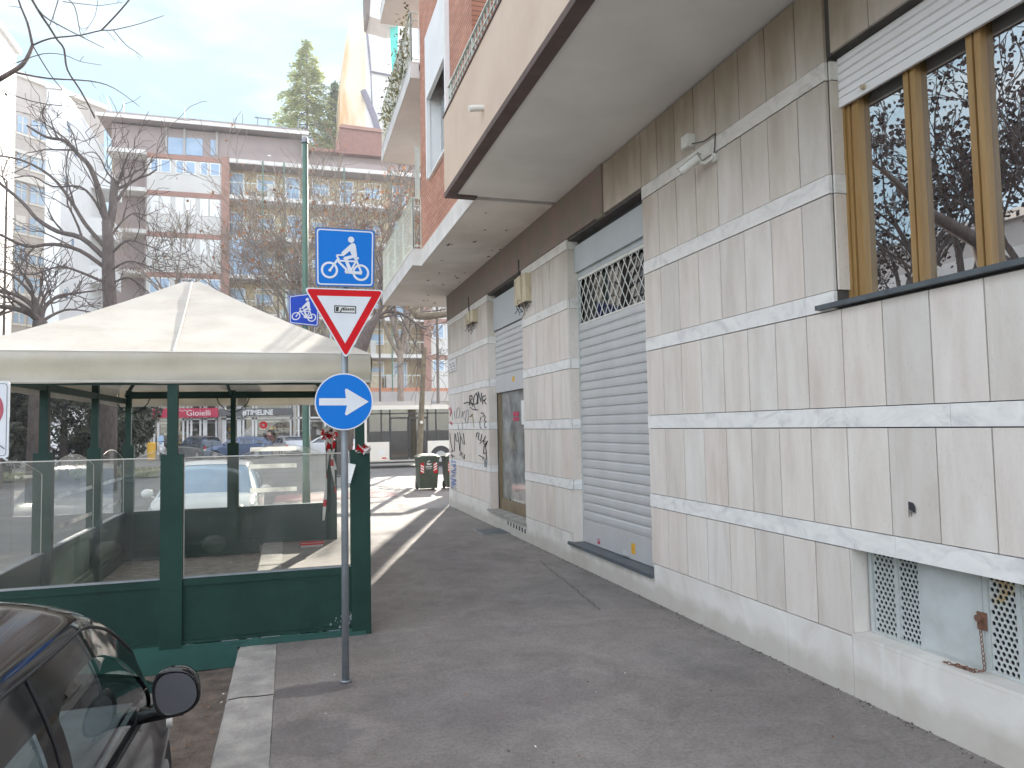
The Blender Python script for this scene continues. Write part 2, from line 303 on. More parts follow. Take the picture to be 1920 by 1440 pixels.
# dark damp stain that runs from the foot of the sign pole to the kerb
nt = M['sidewalk'].node_tree; b_ = nt.nodes['Principled BSDF']; src = b_.inputs['Base Color'].links[0].from_socket
tc_ = N(nt, 'ShaderNodeTexCoord'); nz = N(nt, 'ShaderNodeTexNoise', Scale=6., Detail=5.); nt.links.new(tc_.outputs['Object'], nz.inputs['Vector'])
cur = src
for (cx_, cy_, rx_, ry_, amt) in ((.12, 5.12, .34, .13, .62), (.10, 4.35, .30, .30, .78), (1.2, 4.6, .8, .5, .88), (2.2, 9.6, .7, 1.2, .88)):
    mp_ = N(nt, 'ShaderNodeMapping'); mp_.inputs['Location'].default_value = (-cx_/rx_, -cy_/ry_, 0); mp_.inputs['Scale'].default_value = (1/rx_, 1/ry_, 0); nt.links.new(tc_.outputs['Object'], mp_.inputs[0])
    ln = N(nt, 'ShaderNodeVectorMath', operation='LENGTH'); nt.links.new(mp_.outputs[0], ln.inputs[0])
    ma_ = N(nt, 'ShaderNodeMath', operation='MULTIPLY_ADD'); nt.links.new(nz.outputs[0], ma_.inputs[0]); ma_.inputs[1].default_value = 1.1; nt.links.new(ln.outputs['Value'], ma_.inputs[2])
    cur = mix(nt, ramp(nt, ma_.outputs[0], [(.0, (1, 1, 1)), (1., (1, 1, 1)), ]) if 0 else ramp(nt, N2V_(nt, ma_.outputs[0]), [(0, (1, 1, 1)), (1, (0, 0, 0))]), cur, mix(nt, 1., cur, (amt, amt, amt*1.03), 'MULTIPLY'))
nt.links.new(cur, b_.inputs['Base Color'])

# ------------------------------------------------------------------ mesh helpers
class MB:
    def __init__(s): s.v = []; s.f = []; s.m = []; s.uvk = None
    def face(s, pts, mi=0):
        i = len(s.v); s.v += [Vector(p) for p in pts]; s.f.append(tuple(range(i, i+len(pts)))); s.m.append(mi)
    def add(s, vs, fs, mi=0):
        i = len(s.v); s.v += [Vector(p) for p in vs]; s.f += [tuple(i+k for k in f) for f in fs]; s.m += [mi]*len(fs)
    def box(s, x0, x1, y0, y1, z0, z1, mi=0):
        if x0 > x1: x0, x1 = x1, x0
        if y0 > y1: y0, y1 = y1, y0
        if z0 > z1: z0, z1 = z1, z0
        s.add([(x0, y0, z0), (x1, y0, z0), (x1, y1, z0), (x0, y1, z0), (x0, y0, z1), (x1, y0, z1), (x1, y1, z1), (x0, y1, z1)],
              [(0, 3, 2, 1), (4, 5, 6, 7), (0, 1, 5, 4), (1, 2, 6, 5), (2, 3, 7, 6), (3, 0, 4, 7)], mi)
    def obox(s, c, ax, ay, az, mi=0):
        c = Vector(c); ax = Vector(ax); ay = Vector(ay); az = Vector(az)
        s.add([c+ax*a+ay*b+az*d for d in (-1, 1) for a, b in ((-1, -1), (1, -1), (1, 1), (-1, 1))],
              [(0, 3, 2, 1), (4, 5, 6, 7), (0, 1, 5, 4), (1, 2, 6, 5), (2, 3, 7, 6), (3, 0, 4, 7)], mi)
    def bar(s, a, b, w, h, up=(0, 0, 1), mi=0):
        a = Vector(a); b = Vector(b); d = (b-a); l = d.length; d.normalize(); x = d.cross(Vector(up))
        if x.length < 1e-4: x = Vector((1, 0, 0))
        x.normalize(); y = x.cross(d); s.obox((a+b)/2, x*w/2, y*h/2, d*l/2, mi)
    def prism(s, poly, off, mi=0):
        n = len(poly); off = Vector(off); p = [Vector(q) for q in poly]
        s.add(p+[q+off for q in p], [tuple(range(n))[::-1], tuple(range(n, 2*n))]+[(i, (i+1) % n, n+(i+1) % n, n+i) for i in range(n)], mi)
    def tube(s, pts, r, n=6, mi=0, cap=True, r1=None):
        pts = [Vector(p) for p in pts]; k = len(pts)
        if isinstance(r, (int, float)): r = [r+((r1 if r1 is not None else r)-r)*i/max(1, k-1) for i in range(k)]
        base = len(s.v); prev = None
        for i, p in enumerate(pts):
            d = (pts[min(i+1, k-1)]-pts[max(i-1, 0)]); d.normalize()
            if prev is None:
                x = d.cross(Vector((0, 0, 1)));
                if x.length < .05: x = d.cross(Vector((1, 0, 0)))
            else: x = prev-d*prev.dot(d)
            if x.length < 1e-5: x = Vector((1, 0, 0))
            x.normalize(); prev = x; y = d.cross(x)
            for j in range(n):
                a = 2*math.pi*j/n; s.v.append(p+x*(r[i]*math.cos(a))+y*(r[i]*math.sin(a)))
        for i in range(k-1):
            for j in range(n):
                s.f.append((base+i*n+j, base+i*n+(j+1) % n, base+(i+1)*n+(j+1) % n, base+(i+1)*n+j)); s.m.append(mi)
        if cap:
            s.f.append(tuple(base+j for j in range(n))[::-1]); s.m.append(mi)
            s.f.append(tuple(base+(k-1)*n+j for j in range(n))); s.m.append(mi)
    def ring(s, c, ax, ay, r0, r1, n=32, mi=0, th=None):
        c = Vector(c); ax = Vector(ax); ay = Vector(ay)
        th = Vector(th) if th else None
        vs = []
        for off in ([Vector((0, 0, 0))] if th is None else [Vector((0, 0, 0)), th]):
            for rr in (r0, r1):
                for j in range(n):
                    a = 2*math.pi*j/n; vs.append(c+off+ax*(rr*math.cos(a))+ay*(rr*math.sin(a)))
        fs = [(j, (j+1) % n, n+(j+1) % n, n+j) for j in range(n)]
        if th is not None:
            fs += [(2*n+n+j, 2*n+n+(j+1) % n, 2*n+(j+1) % n, 2*n+j) for j in range(n)]
            fs += [(n+j, n+(j+1) % n, 3*n+(j+1) % n, 3*n+j) for j in range(n)]
        s.add(vs, fs, mi)
    def grid(s, fn, nu, nv, mi=0, closeu=False):
        vs = [fn(i/nu, j/nv) for j in range(nv+1) for i in range(nu+1)]
        w = nu+1
        s.add(vs, [(j*w+i, j*w+i+1, (j+1)*w+i+1, (j+1)*w+i) for j in range(nv) for i in range(nu)], mi)
    def ball(s, c, rx, ry, rz, n=10, m=7, mi=0):
        c = Vector(c)
        def fn(u, v):
            a = 2*math.pi*u; b = math.pi*(v-.5)
            return c+Vector((rx*math.cos(a)*math.cos(b), ry*math.sin(a)*math.cos(b), rz*math.sin(b)))
        s.grid(fn, n, m, mi)
    def build(s, name, mats, parent=None, smooth=False, loc=None, merge=0.):
        if not isinstance(mats, (list, tuple)): mats = [mats]
        mats = [M[m] if isinstance(m, str) else m for m in mats]
        org = Vector((0, 0, 0))
        if parent is not None:
            p = parent
            while p is not None: org += p.location; p = p.parent
        elif loc is not None: org = Vector(loc)
        elif s.v:
            xs = [v.x for v in s.v]; ys = [v.y for v in s.v]; zs = [v.z for v in s.v]
            org = Vector(((min(xs)+max(xs))/2, (min(ys)+max(ys))/2, min(zs)))
        me = bpy.data.meshes.new(name)
        me.from_pydata([tuple(v-org) for v in s.v], [], s.f); me.update()
        for m in mats: me.materials.append(m)
        me.polygons.foreach_set('material_index', s.m)
        if smooth: me.polygons.foreach_set('use_smooth', [True]*len(me.polygons))
        if merge:
            bm = bmesh.new(); bm.from_mesh(me); bmesh.ops.remove_doubles(bm, verts=bm.verts, dist=merge); bmesh.ops.recalc_face_normals(bm, faces=bm.faces); bm.to_mesh(me); bm.free()
        o = bpy.data.objects.new(name, me); col.objects.link(o)
        if parent is not None: o.parent = parent
        else: o.location = org
        return o
def tag(o, label, cat=None, group=None, kind=None):
    if label: o['label'] = label
    if cat: o['category'] = cat
    if group: o['group'] = group
    if kind: o['kind'] = kind
    return o
def thing(name, label, cat, loc, group=None, rz=0):
    o = bpy.data.objects.new(name, None); col.objects.link(o); o.location = loc; o.rotation_euler = (0, 0, rz); o.empty_display_size = .2
    return tag(o, label, cat, group)
def struct(name, mb, m, **k): return tag(mb.build(name, m, loc=(0, 0, 0), **k), None, kind='structure')
def copy_tree(o, parent=None):
    c = o.copy(); col.objects.link(c); c.parent = parent
    for ch in list(o.children): copy_tree(ch, c)
    return c
def textmb(s, size, origin, ax, ay, depth=.0, bold=0.):
    cu = bpy.data.curves.new('t', 'FONT'); cu.body = s; cu.size = size; cu.extrude = depth; cu.offset = bold; cu.resolution_u = 3
    ob = bpy.data.objects.new('t', cu); col.objects.link(ob)
    dg = bpy.context.evaluated_depsgraph_get(); me = bpy.data.meshes.new_from_object(ob.evaluated_get(dg))
    mb = MB(); ax = Vector(ax); ay = Vector(ay); az = ax.cross(ay); origin = Vector(origin)
    mb.add([origin+ax*v.co.x+ay*v.co.y+az*v.co.z for v in me.vertices], [tuple(p.vertices) for p in me.polygons])
    bpy.data.objects.remove(ob); bpy.data.curves.remove(cu); bpy.data.meshes.remove(me)
    return mb
def scribble(mb, strokes, fn, r=.008, mi=0):
    for st in strokes: mb.tube([fn(*p) for p in st], r, 4, mi)
# ------------------------------------------------------------------ setting
mb = MB(); mb.face([(-400, -400, -.16), (400, -400, -.16), (400, 400, -.16), (-400, 400, -.16)])
struct('ground', mb, 'road')
mb = MB()
nx, ny = 46, 80
def sw(u, v):
    x = -.10+u*8.1; y = -7+v*28.0
    return Vector((x, y, .003*noise.noise(Vector((x*.8, y*.8, 0)))+.001*noise.noise(Vector((x*4, y*4, 3)))-.002))
mb.grid(sw, nx, ny)
mb.box(-.10, 8, -7, 21, -.5, -.02)
struct('sidewalk', mb, 'sidewalk', smooth=True)
# granite kerb stones along the pavement
mb = MB(); y = -7.
random.seed(3)
while y < 18.3:
    l = random.choice((.9, 1., 1.1)); y2 = min(y+l, 18.4)
    a = random.uniform(-.006, .006); b = .004
    n = 6
    def kf(u, v, y=y, y2=y2, a=a):
        yy = y+b+(y2-y-2*b)*v; q = [(-.39, -.4), (-.392, -.02), (-.375, .0), (-.30, .004), (-.2, .002), (-.105, 0), (-.1, -.006), (-.098, -.2)][int(round(u*7))]
        return Vector((q[0]+.004*noise.noise(Vector((yy*6, u*9, 1))), yy, q[1]+a+.004*noise.noise(Vector((yy*9, u*6, 5)))))
    mb.grid(kf, 7, 8)
    y = y2
struct('kerb', mb, 'kerb')
mb = MB(); mb.box(-.39, 8.2, 18.4, 18.4, 0, 0)
mb = MB()
def df(u, v):
    x = -.395-u*2.7; y = -1+v*7.35
    return Vector((x, y, -.152+.010*noise.noise(Vector((x*2, y*2, 7)))+.004*noise.noise(Vector((x*9, y*9, 7)))))
mb.grid(df, 40, 90); struct('gutter', mb, 'gutter', smooth=True)
mb = MB()
def df2(u, v):
    x = -.395-u*2.0; y = 6.35+v*5.6
    return Vector((x, y, -.150+.006*noise.noise(Vector((x*2, y*2, 7)))+.003*noise.noise(Vector((x*9, y*9, 7)))))
mb.grid(df2, 30, 70); struct('shelter_floor', mb, 'dirt', smooth=True)
# red cycle lane and painted line on the asphalt
mb = MB(); mb.face([(-.35, 18.5, .008), (2.6, 18.5, .008), (2.6, 20.3, .008), (-.35, 20.3, .008)]); struct('cycle_path', mb, 'cyclered')
mb = MB(); a = gz(723, 900, -.15); b = gz(765, 920, -.15)
mb.face([a+Vector((-.06, 0, 0)), a+Vector((.08, 0, 0)), b+Vector((.09, 0, 0)), b+Vector((-.06, 0, 0))])
struct('road_marking', mb, 'roadwhite')
# repaired asphalt strips and a dark stain by the sign pole
def ragged(pts, z, seed, amp=.03):
    P = [gz(x, y) for x, y in pts]; out = []; rnd = random.Random(seed)
    for a, b in zip(P, P[1:]+P[:1]):
        n = max(1, int((b-a).length/.12)); d = (b-a).normalized(); q = Vector((-d.y, d.x, 0))
        for i in range(n): c = a.lerp(b, i/n)+q*rnd.uniform(-amp, amp); out.append(Vector((min(c.x, 3.325), c.y, z)))
    c = sum(out, Vector())/len(out); return out
def sheet(mbx, out):
    mbx.face(out)
mb = MB()
rnd = random.Random(5)
for pts in ([(690, 1003), (780, 998), (905, 988), (962, 1000)], [(1012, 1052), (1060, 1090), (1130, 1148)], [(700, 985), (800, 975), (880, 965)]):
    P = [gz(x, y) for x, y in pts]; Q = []
    for a, b in zip(P[:-1], P[1:]):
        n = max(2, int((b-a).length/.07)); Q += [a.lerp(b, i/n)+Vector((rnd.gauss(0, .008), rnd.gauss(0, .008), 0)) for i in range(n)]
    for a, b in zip(Q[:-1], Q[1:]):
        d = (b-a).normalized(); q = Vector((-d.y, d.x, 0))*.004; z = Vector((0, 0, .0045)); mb.face([a-q+z, b-q+z, b+q+z, a+q+z])
struct('asphalt_seam', mb, 'mortar')
# far pavement in front of the shops
mb = MB(); mb.box(-60, 60, 57.4, 63, -.4, -.02); struct('pavement', mb, 'sidewalk')
# grass median on the boulevard
mb = MB()
def gf(u, v):
    x = -40+u*33.5+(1-v)*1.3; y = 33.5+v*8.5
    return Vector((x, y, -.10+.05*noise.noise(Vector((x*.7, y*.7, 2)))))
mb.grid(gf, 70, 20); tag(struct('median', mb, 'grass', smooth=True), None)
mb = MB(); random.seed(5)
for i in range(9000):
    x = random.uniform(-32, -5.6); y = random.uniform(33.6, 41.8); h = random.uniform(.05, .16); a = random.uniform(0, 6.28)
    dx, dy = .02*math.cos(a), .02*math.sin(a)
    mb.face([(x-dx, y-dy, -.12), (x+dx, y+dy, -.12), (x+random.uniform(-.05, .05), y, -.1+h)])
tag(mb.build('grass', 'grass', loc=(0, 0, 0)), 'short thin grass growing on the boulevard median', 'grass', kind='stuff')
# bits of litter and dead leaves by the kerb
mb = MB(); random.seed(11)
for i in range(300):
    if i < 210: x = -.41-abs(random.gauss(0, .35)); y = random.uniform(3.2, 12); z = -.143
    elif i < 345: x = random.uniform(0, 3.2); y = random.uniform(3, 14); z = .012
    else: x = random.uniform(-.7, -.4); y = random.uniform(4.5, 6.6); z = -.14
    a = random.uniform(0, 6.28); s = random.uniform(.004, .015); c = Vector((x, y, z))
    mb.add([c+Vector((s*math.cos(a+k*1.57)*random.uniform(.5, 1.2), s*math.sin(a+k*1.57), random.uniform(0, .012))) for k in range(4)], [(0, 1, 2, 3)], 0 if random.random() < .85 else 1)
tag(mb.build('litter', ['leaf', 'whiteplastic'], loc=(0, 0, 0)), 'scattered dead leaves and litter in the gutter beside the kerb', 'litter', kind='stuff')
mb = MB(); rnd = random.Random(17)
for i in range(900):
    y = rnd.uniform(2.6, 15.5); x = 3.318-abs(rnd.gauss(0, .035)); s = rnd.uniform(.002, .008); a = rnd.uniform(0, 6.28)
    c = Vector((x, y, .003)); mb.add([c+Vector((s*math.cos(a+k*2.1), s*math.sin(a+k*2.1)*1.4, 0)) for k in range(3)]+[c+Vector((0, 0, s*.9))], [(0, 1, 3), (1, 2, 3), (2, 0, 3)], 0 if rnd.random() < .8 else 1)
for i in range(60):
    x = rnd.uniform(.1, 3.2); y = rnd.uniform(2.8, 14); s = rnd.uniform(.004, .010)
    mb.face([(x+s*math.cos(t)*rnd.uniform(.8, 1.2), y+s*math.sin(t)*rnd.uniform(.8, 1.2), .0035) for t in [6.28*q/9 for q in range(9)]], 0 if rnd.random() < .3 else 1)
tag(mb.build('grit', ['mortar', 'kerb'], loc=(0, 0, 0)), 'grit along the wall base and flattened gum spots on the pavement', 'grit', kind='stuff')
# cover plate in the pavement
mb = MB(); a = gz(888, 994); mb.box(a.x-.02, a.x+.50, a.y-.72, a.y, .004, .012); mb.box(a.x+.01, a.x+.47, a.y-.69, a.y-.03, .012, .016, 1)
t = mb.build('manhole_cover', ['kerb', 'slate']); tag(t, 'flat dark rectangular cover set in the pavement near the glass door', 'manhole cover')

# ------------------------------------------------------------------ building on the right
XW = 3.33
zb = [.90, 1.65, 2.40, 3.155, 3.90]; BT = .125
D1 = (10.43, 12.45); D2 = (6.465, 8.54); WIN = (-1.2, 3.86); VEN = (.9, 3.83)
DT = 4.0
bld = thing('apartment_building', 'stone clad corner apartment building with overhanging balconies along the pavement', 'building', (3.33, 6, 0))
# core behind the cladding, with openings left as recesses
core = MB(); XC = 3.352
def wallcore(y0, y1, z0, z1): core.box(XC, 3.9, y0, y1, z0, z1)
wallcore(12.45, 15.845, -.3, 4.6); wallcore(8.54, 10.43, -.3, 4.6); wallcore(D1[0], D1[1], -.3, .2); wallcore(D1[0], D1[1], DT, 4.6)
wallcore(D2[0], D2[1], -.3, .2); wallcore(D2[0], D2[1], DT, 4.6); wallcore(3.86, 6.465, -.3, 4.6)
wallcore(-7, 3.86, 4.05, 4.6); wallcore(-7, 3.86, .9, 2.41); wallcore(-7, 3.86, -.3, .37); wallcore(-7, .9, .37, .9)
core.box(3.9, 4.2, -7, 15.845, -.3, 4.6)
for (a, b) in ((3.83, 3.86),): core.box(XC, 3.9, a, b, .37, .9)
core.build('wall', 'mortar', bld)
# travertine panels
PN = {k_: MB() for k_ in 'abc'}; pn = PN['a']; random.seed(1)
def joints():
    L = []; y = 6.465
    while y > -7: L.append(y); y -= .332
    near = sorted(L); p1 = [8.54+(10.43-8.54)*i/6 for i in range(7)]; p2 = [12.45+(15.85-12.45)*i/10 for i in range(11)]
    return near, p1, p2
near, p1, p2 = joints()
rows = [(.363, .90)]+[(zb[i]+BT, zb[i+1]) for i in range(4)]+[(zb[4]+BT, 4.585)]
def panel(y0, y1, z0, z1):
    g = .0044
    if z1-z0 < .03 or y1-y0 < .03: return
    d = random.uniform(-.0012, .0012)
    pn.box(XW+d, XC+.001, y0+g, y1-g, z0+g, z1-g)
for ri, (z0, z1) in enumerate(rows):
    for seg, sk_ in ((near, 'a'), (p1, 'b'), (p2, 'c')):
        pn = PN[sk_]
        for a, b in zip(seg[:-1], seg[1:]):
            if ri == 5 and b > 7.4: continue
            if ri == 0:
                if b <= VEN[1]+.05 and a >= VEN[0]: continue
                if a < VEN[1] < b: panel(VEN[1], b, z0, z1); continue
                panel(a, b, z0, z1)
            elif ri in (1, 2): panel(a, b, z0, z1)
            elif ri == 5 and b < 3.9: panel(a, b, 4.05, z1)
            elif ri >= 3 and b <= 3.87: continue
            elif ri >= 3 and a < 3.86 < b: panel(3.862, b, z0, z1)
            else: panel(a, b, z0, z1)
pn = PN['a']; panel(6.465, 7.4, 4.03, 4.585)
# reveals of the openings
for (y, yy) in ((D2[1], D2[1]+.02), (D1[1], D1[1]+.02)):
    for z0, z1 in rows[:5]:
        PN['b' if y < 9 else 'c'].box(XW+.003, 3.478, y-.014, y+.02, z0 if z0 > .4 else .265, z1-.002)
pn.box(XW+.026, 3.46, 3.846, 3.88, 2.53, 3.153); pn.box(XW+.026, 3.46, 3.846, 3.88, 3.282, 3.897); pn.box(XW+.004, 3.46, 3.822, 3.829, .386, .897)
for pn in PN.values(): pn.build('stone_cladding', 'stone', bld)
# bands of white marble
BN = {k_: MB() for k_ in 'abc'}; bn = BN['a']; random.seed(2)
def band(y0, y1, z):
    y = y0; bn = BN['a' if y1 < 8 else 'b' if y1 < 11 else 'c']
    while y < y1-.05:
        l = random.uniform(1., 1.6); e = min(y+l, y1)
        if y1-e < .3: e = y1
        bn.box(XW-.004, XC+.001, y+.0012, e-.0012, z+.003, z+BT-.001); y = e
for i, z in enumerate(zb):
    band(8.54, 10.43, z); band(12.45, 15.85, z)
    if i < 2: band(-7, 6.465, z)
    else: band(3.862 if i > 2 else 3.862, 6.465, z)
    for (y, yy) in ((D2[1], D2[1]+.02), (D1[1], D1[1]+.02)):
        if z > .2: BN['b' if y < 9 else 'c'].box(XW+.026, 3.478, y-.018, y+.02, z+.002, z+BT-.001)
    if i in (3, 4): bn.box(XW+.026, 3.46, 3.842, 3.88, z+.002, z+BT-.001)
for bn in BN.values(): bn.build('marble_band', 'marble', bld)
pb = MB()
def pli(y0, y1, z1=.36):
    pb.box(XW-.008, XC+.002, y0+.0015, y1-.0015, -.1, z1)
for a, b in ((-7, -5), (-5, -3), (-3, -1), (-1, .9)): pli(a, b)
for a, b in ((.9, 2.4), (2.4, 3.83)): pli(a, b, .36); pb.box(XW-.008, 3.47, a+.001, b-.001, .361, .384)
for a, b in ((3.83, 4.45), (4.45, 6.42)): pli(a, b)
pli(6.42, 7.5, .225); pli(7.5, 8.58, .225)
for a, b in ((8.58, 10.40), (12.49, 14.1), (14.1, 15.86)): pli(a, b)
pli(10.40, 12.49, .235)
pb.build('plinth', 'plinth', bld)
# dark smoke-stained shop fascia under the soffit
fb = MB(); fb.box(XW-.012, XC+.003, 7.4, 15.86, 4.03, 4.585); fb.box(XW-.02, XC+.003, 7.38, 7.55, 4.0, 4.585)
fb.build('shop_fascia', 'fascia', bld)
# sills
for (a, b, z) in ((6.42, 8.62, .245), (10.38, 12.5, .255)):
    s = MB(); s.box(XW-.045, 3.6, a, b, z-.018, z+.018); s.build('door_sill', 'slate' if z < .25 else 'kerb', bld)
s = MB(); s.box(XW-.05, 3.47, -1.3, 3.99, 2.413, 2.443); s.build('window_sill', 'slate', bld)
# ---- roller shutter (wide)
XS = 3.478
def slats(mbx, y0, y1, z0, z1, h, x):
    z = z1
    while z-h > z0-.001:
        mbx.add([(x, y0, z), (x-.012, y0, z-h*.12), (x-.014, y0, z-h*.5), (x-.010, y0, z-h*.80), (x+.006, y0, z-h*.86), (x+.006, y0, z-h*.93), (x, y0, z-h),
                 (x, y1, z), (x-.012, y1, z-h*.12), (x-.014, y1, z-h*.5), (x-.010, y1, z-h*.80), (x+.006, y1, z-h*.86), (x+.006, y1, z-h*.93), (x, y1, z-h)],
                [(k, k+1, k+8, k+7) for k in range(6)])
        z -= h
    return z
sh = MB(); zz = slats(sh, D2[0], D2[1], .44, 2.94, .1045, XS); sh.box(XS-.016, XS+.01, D2[0], D2[1], .27, zz)
so = sh.build('roller_shutter', 'shutter', bld)
# padlock hasp + rust
k = MB(); k.box(XS-.03, XS-.016, 7.25, 7.40, .285, .30); k.box(XS-.035, XS-.016, 7.36, 7.39, .29, .33); k.build('lock', 'ventmetal', so)
k = MB(); k.box(XS-.0185, XS-.0162, 8.02, 8.09, .30, .36); k.box(XS-.0195, XS-.0187, 8.035, 8.075, .335, .35, 1); k.build('sticker', ['redink', 'whiteplastic'], so)
k = MB(); k.box(XS-.0185, XS-.0162, 7.10, 7.19, .33, .44); k.ring((XS-.019, 7.145, .385), (0, 1, 0), (0, 0, 1), 0.0, .02, 12, 1); k.build('sticker', ['yellow', 'orange'], so)
# lattice
lt = MB(); y0, y1, z0, z1 = D2[0]+.02, D2[1]-.02, 2.95, 3.50; dw = (y1-y0)/13; dh = .20
def clipseg(p, q):
    (a, b), (c, d) = p, q
    pts = []
    t0, t1 = 0., 1.
    for lo, hi, s, e in ((y0, y1, a, c), (z0, z1, b, d)):
        dd = e-s
        ta, tb = (lo-s)/dd, (hi-s)/dd
        if ta > tb: ta, tb = tb, ta
        t0 = max(t0, ta); t1 = min(t1, tb)
    if t1 <= t0: return None
    return (a+(c-a)*t0, b+(d-b)*t0), (a+(c-a)*t1, b+(d-b)*t1)
for i in range(-4, 18):
    for sg in (1, -1):
        ys = y0+i*dw; yb = ys if sg > 0 else ys
        sgm = clipseg((ys, z0-.001), (ys+sg*dw*3.0, z0+dh*3.0))
        if sgm:
            (a, b), (c, d) = sgm; lt.tube([(XS-.005, a, b), (XS-.005, c, d)], .006, 4)
lt.box(XS-.014, XS+.01, D2[0], D2[1], 3.50, 3.535); lt.box(XS-.012, XS+.008, D2[0], D2[1], 2.935, 2.955)
lt.build('security_lattice', 'whiteplastic', bld)
k = MB(); k.face([(XS+.04, D2[0], 2.94), (XS+.04, D2[1], 2.94), (XS+.04, D2[1], 3.52), (XS+.04, D2[0], 3.52)]); k.build('transom_glass', glassmat('dark_transom_glass', (.25, .25, .25), .04), bld)
k = MB(); k.box(XS-.05, XS+.15, D2[0], D2[1], 3.60, 3.93); k.box(XS-.01, XS+.1, D2[0], D2[1], 3.54, 3.60); k.box(XS-.055, XS-.05, D2[1]-.02, D2[1]-.005, 3.60, 3.93)
k.build('shutter_box', 'shutterbox', bld)
k = MB(); k.box(XS-.002, XS+.3, D2[0], D2[1], 3.93, 4.0); k.box(XS+.06, XS+.3, D2[0], D2[1], 2.9, 3.6); k.box(XS+.02, XS+.3, D2[0], D2[1], .26, 2.94)
k.box(XS+.2, XS+.3, D1[0], D1[1], .2, 4.0); k.build('shop_interior', 'darkint', bld)
for a_, b_ in ((D2[1]-.035, D2[1]-.013), (D2[0], D2[0]+.02)): k = MB(); k.box(XS-.02, XS+.02, a_, b_, .28, 3.6); k.build('shutter_guide', 'ventmetal', bld)
# ---- narrow shutter and glazed door
sh = MB(); zz = slats(sh, D1[0], D1[1], 2.55, 3.36, .098, XS); sh.box(XS-.016, XS+.01, D1[0], D1[1], 2.28, zz)
so = sh.build('roller_shutter', 'shutter', bld)
k = MB(); k.box(XS-.0185, XS-.0162, 11.3, 11.42, 2.42, 2.50); k.build('sticker', 'yellow', so)
k = MB(); k.box(XS-.04, XS+.15, D1[0], D1[1], 3.37, 3.93); k.build('shutter_box', 'shutterbox', bld)
dr = MB()
for (a, b) in ((D1[1]-.13, D1[1]-.02), (D1[0]+.02, D1[0]+.14)): dr.box(XS+.02, XS+.07, a, b, .27, 2.32)
dr.box(XS+.022, XS+.068, D1[0]+.02, D1[1]-.02, .27, .46); dr.box(XS+.01, XS+.02, D1[1]-.10, D1[1]-.05, .3, 2.3)
do = dr.build('glazed_door', 'bronze', bld)
k = MB(); k.face([(XS+.05, D1[0]+.1, .46), (XS+.05, D1[1]-.1, .46), (XS+.05, D1[1]-.1, 2.35), (XS+.05, D1[0]+.1, 2.35)]); k.build('glass', glassmat('frosted_door_glass', (.30, .34, .33), .16, .05, haze=.75, hazec=(.62, .66, .64)), do)
k = MB(); k.box(XS+.040, XS+.046, 10.85, 11.15, 1.72, 2.10); k.box(XS+.038, XS+.0395, 10.95, 11.0, 2.0, 2.03, 1); k.build('notice', ['whitepaint', 'ink'], do)
k = MB(); k.box(XS+.040, XS+.046, 11.3, 11.6, 1.86, 1.93); k.box(XS+.040, XS+.046, 11.3, 11.6, 1.78, 1.84); k.build('sticker', 'redink', do)
k = MB(); k.box(XW-.02, XW+.0, 12.62, 12.75, .98, 1.13); k.box(XW-.024, XW-.02, 12.64, 12.73, 1.05, 1.06, 1); k.build('intercom', ['pole', 'ink'], bld)
# ---- window
wn = MB(); XG = 3.50
def post(y, w, x0=XG-.045, x1=XG+.03): 
    wn.box(x0, x1, y-w/2, y-w*.08, 2.443, 4.05); wn.box(x0, x1, y+w*.08, y+w/2, 2.443, 4.05); wn.box(x0+.015, x1, y-w*.08, y+w*.08, 2.443, 4.05)
post(3.79, .13); wn.box(XG-.06, XG-.05, 3.83, 3.86, 2.443, 4.05)
for y in (3.325, 2.905, 2.47, 2.04, 1.6, 1.16, .7, .2, -.3): post(y, .085)
wn.box(XG-.045, XG+.03, -1.2, 3.73, 2.443, 2.475); wn.box(XG-.045, XG+.03, -1.2, 3.73, 3.90, 4.05)
wo = wn.build('window_frame', 'wood', bld)
k = MB(); k.face([(XG, -1.2, 2.46), (XG, 3.79, 2.46), (XG, 3.79, 4.05), (XG, -1.2, 4.05)]); k.build('pane', 'mirrorglass', wo)
sh = MB(); z = 3.76
sh.box(XG-.085, XG-.065, -1.2, 3.845, 3.72, 3.775)
for i in range(5): sh.add([(XG-.07, -1.2, z+.055*i+.015), (XG-.085, -1.2, z+.055*i+.022), (XG-.085, -1.2, z+.055*i+.062), (XG-.07, -1.2, z+.055*i+.07), (XG-.07, 3.845, z+.055*i+.015), (XG-.085, 3.845, z+.055*i+.022), (XG-.085, 3.845, z+.055*i+.062), (XG-.07, 3.845, z+.055*i+.07)], [(0, 1, 5, 4), (1, 2, 6, 5), (2, 3, 7, 6)])
sh.face([(XG-.068, -1.2, 3.72), (XG-.068, 3.845, 3.72), (XG-.068, 3.845, 4.05), (XG-.068, -1.2, 4.05)])
so = sh.build('rolling_blind', 'whitepaint', bld)
k = MB(); k.tube([(XG-.085, 3.62, 3.755), (XG-.11, 3.62, 3.755)], .016, 10); k.build('stopper', 'cream', so)
k = MB(); k.box(XG+.25, XG+1.5, -7, 3.9, 2.35, 4.1); k.box(XG-.06, XG+.3, -1.3, 3.86, 4.051, 4.07); k.build('room_interior', 'darkint', bld)
k = MB(); k.box(XG+.05, XG+.06, 3.50, 3.62, 2.95, 3.9); k.build('curtain', 'whiteplastic', bld)
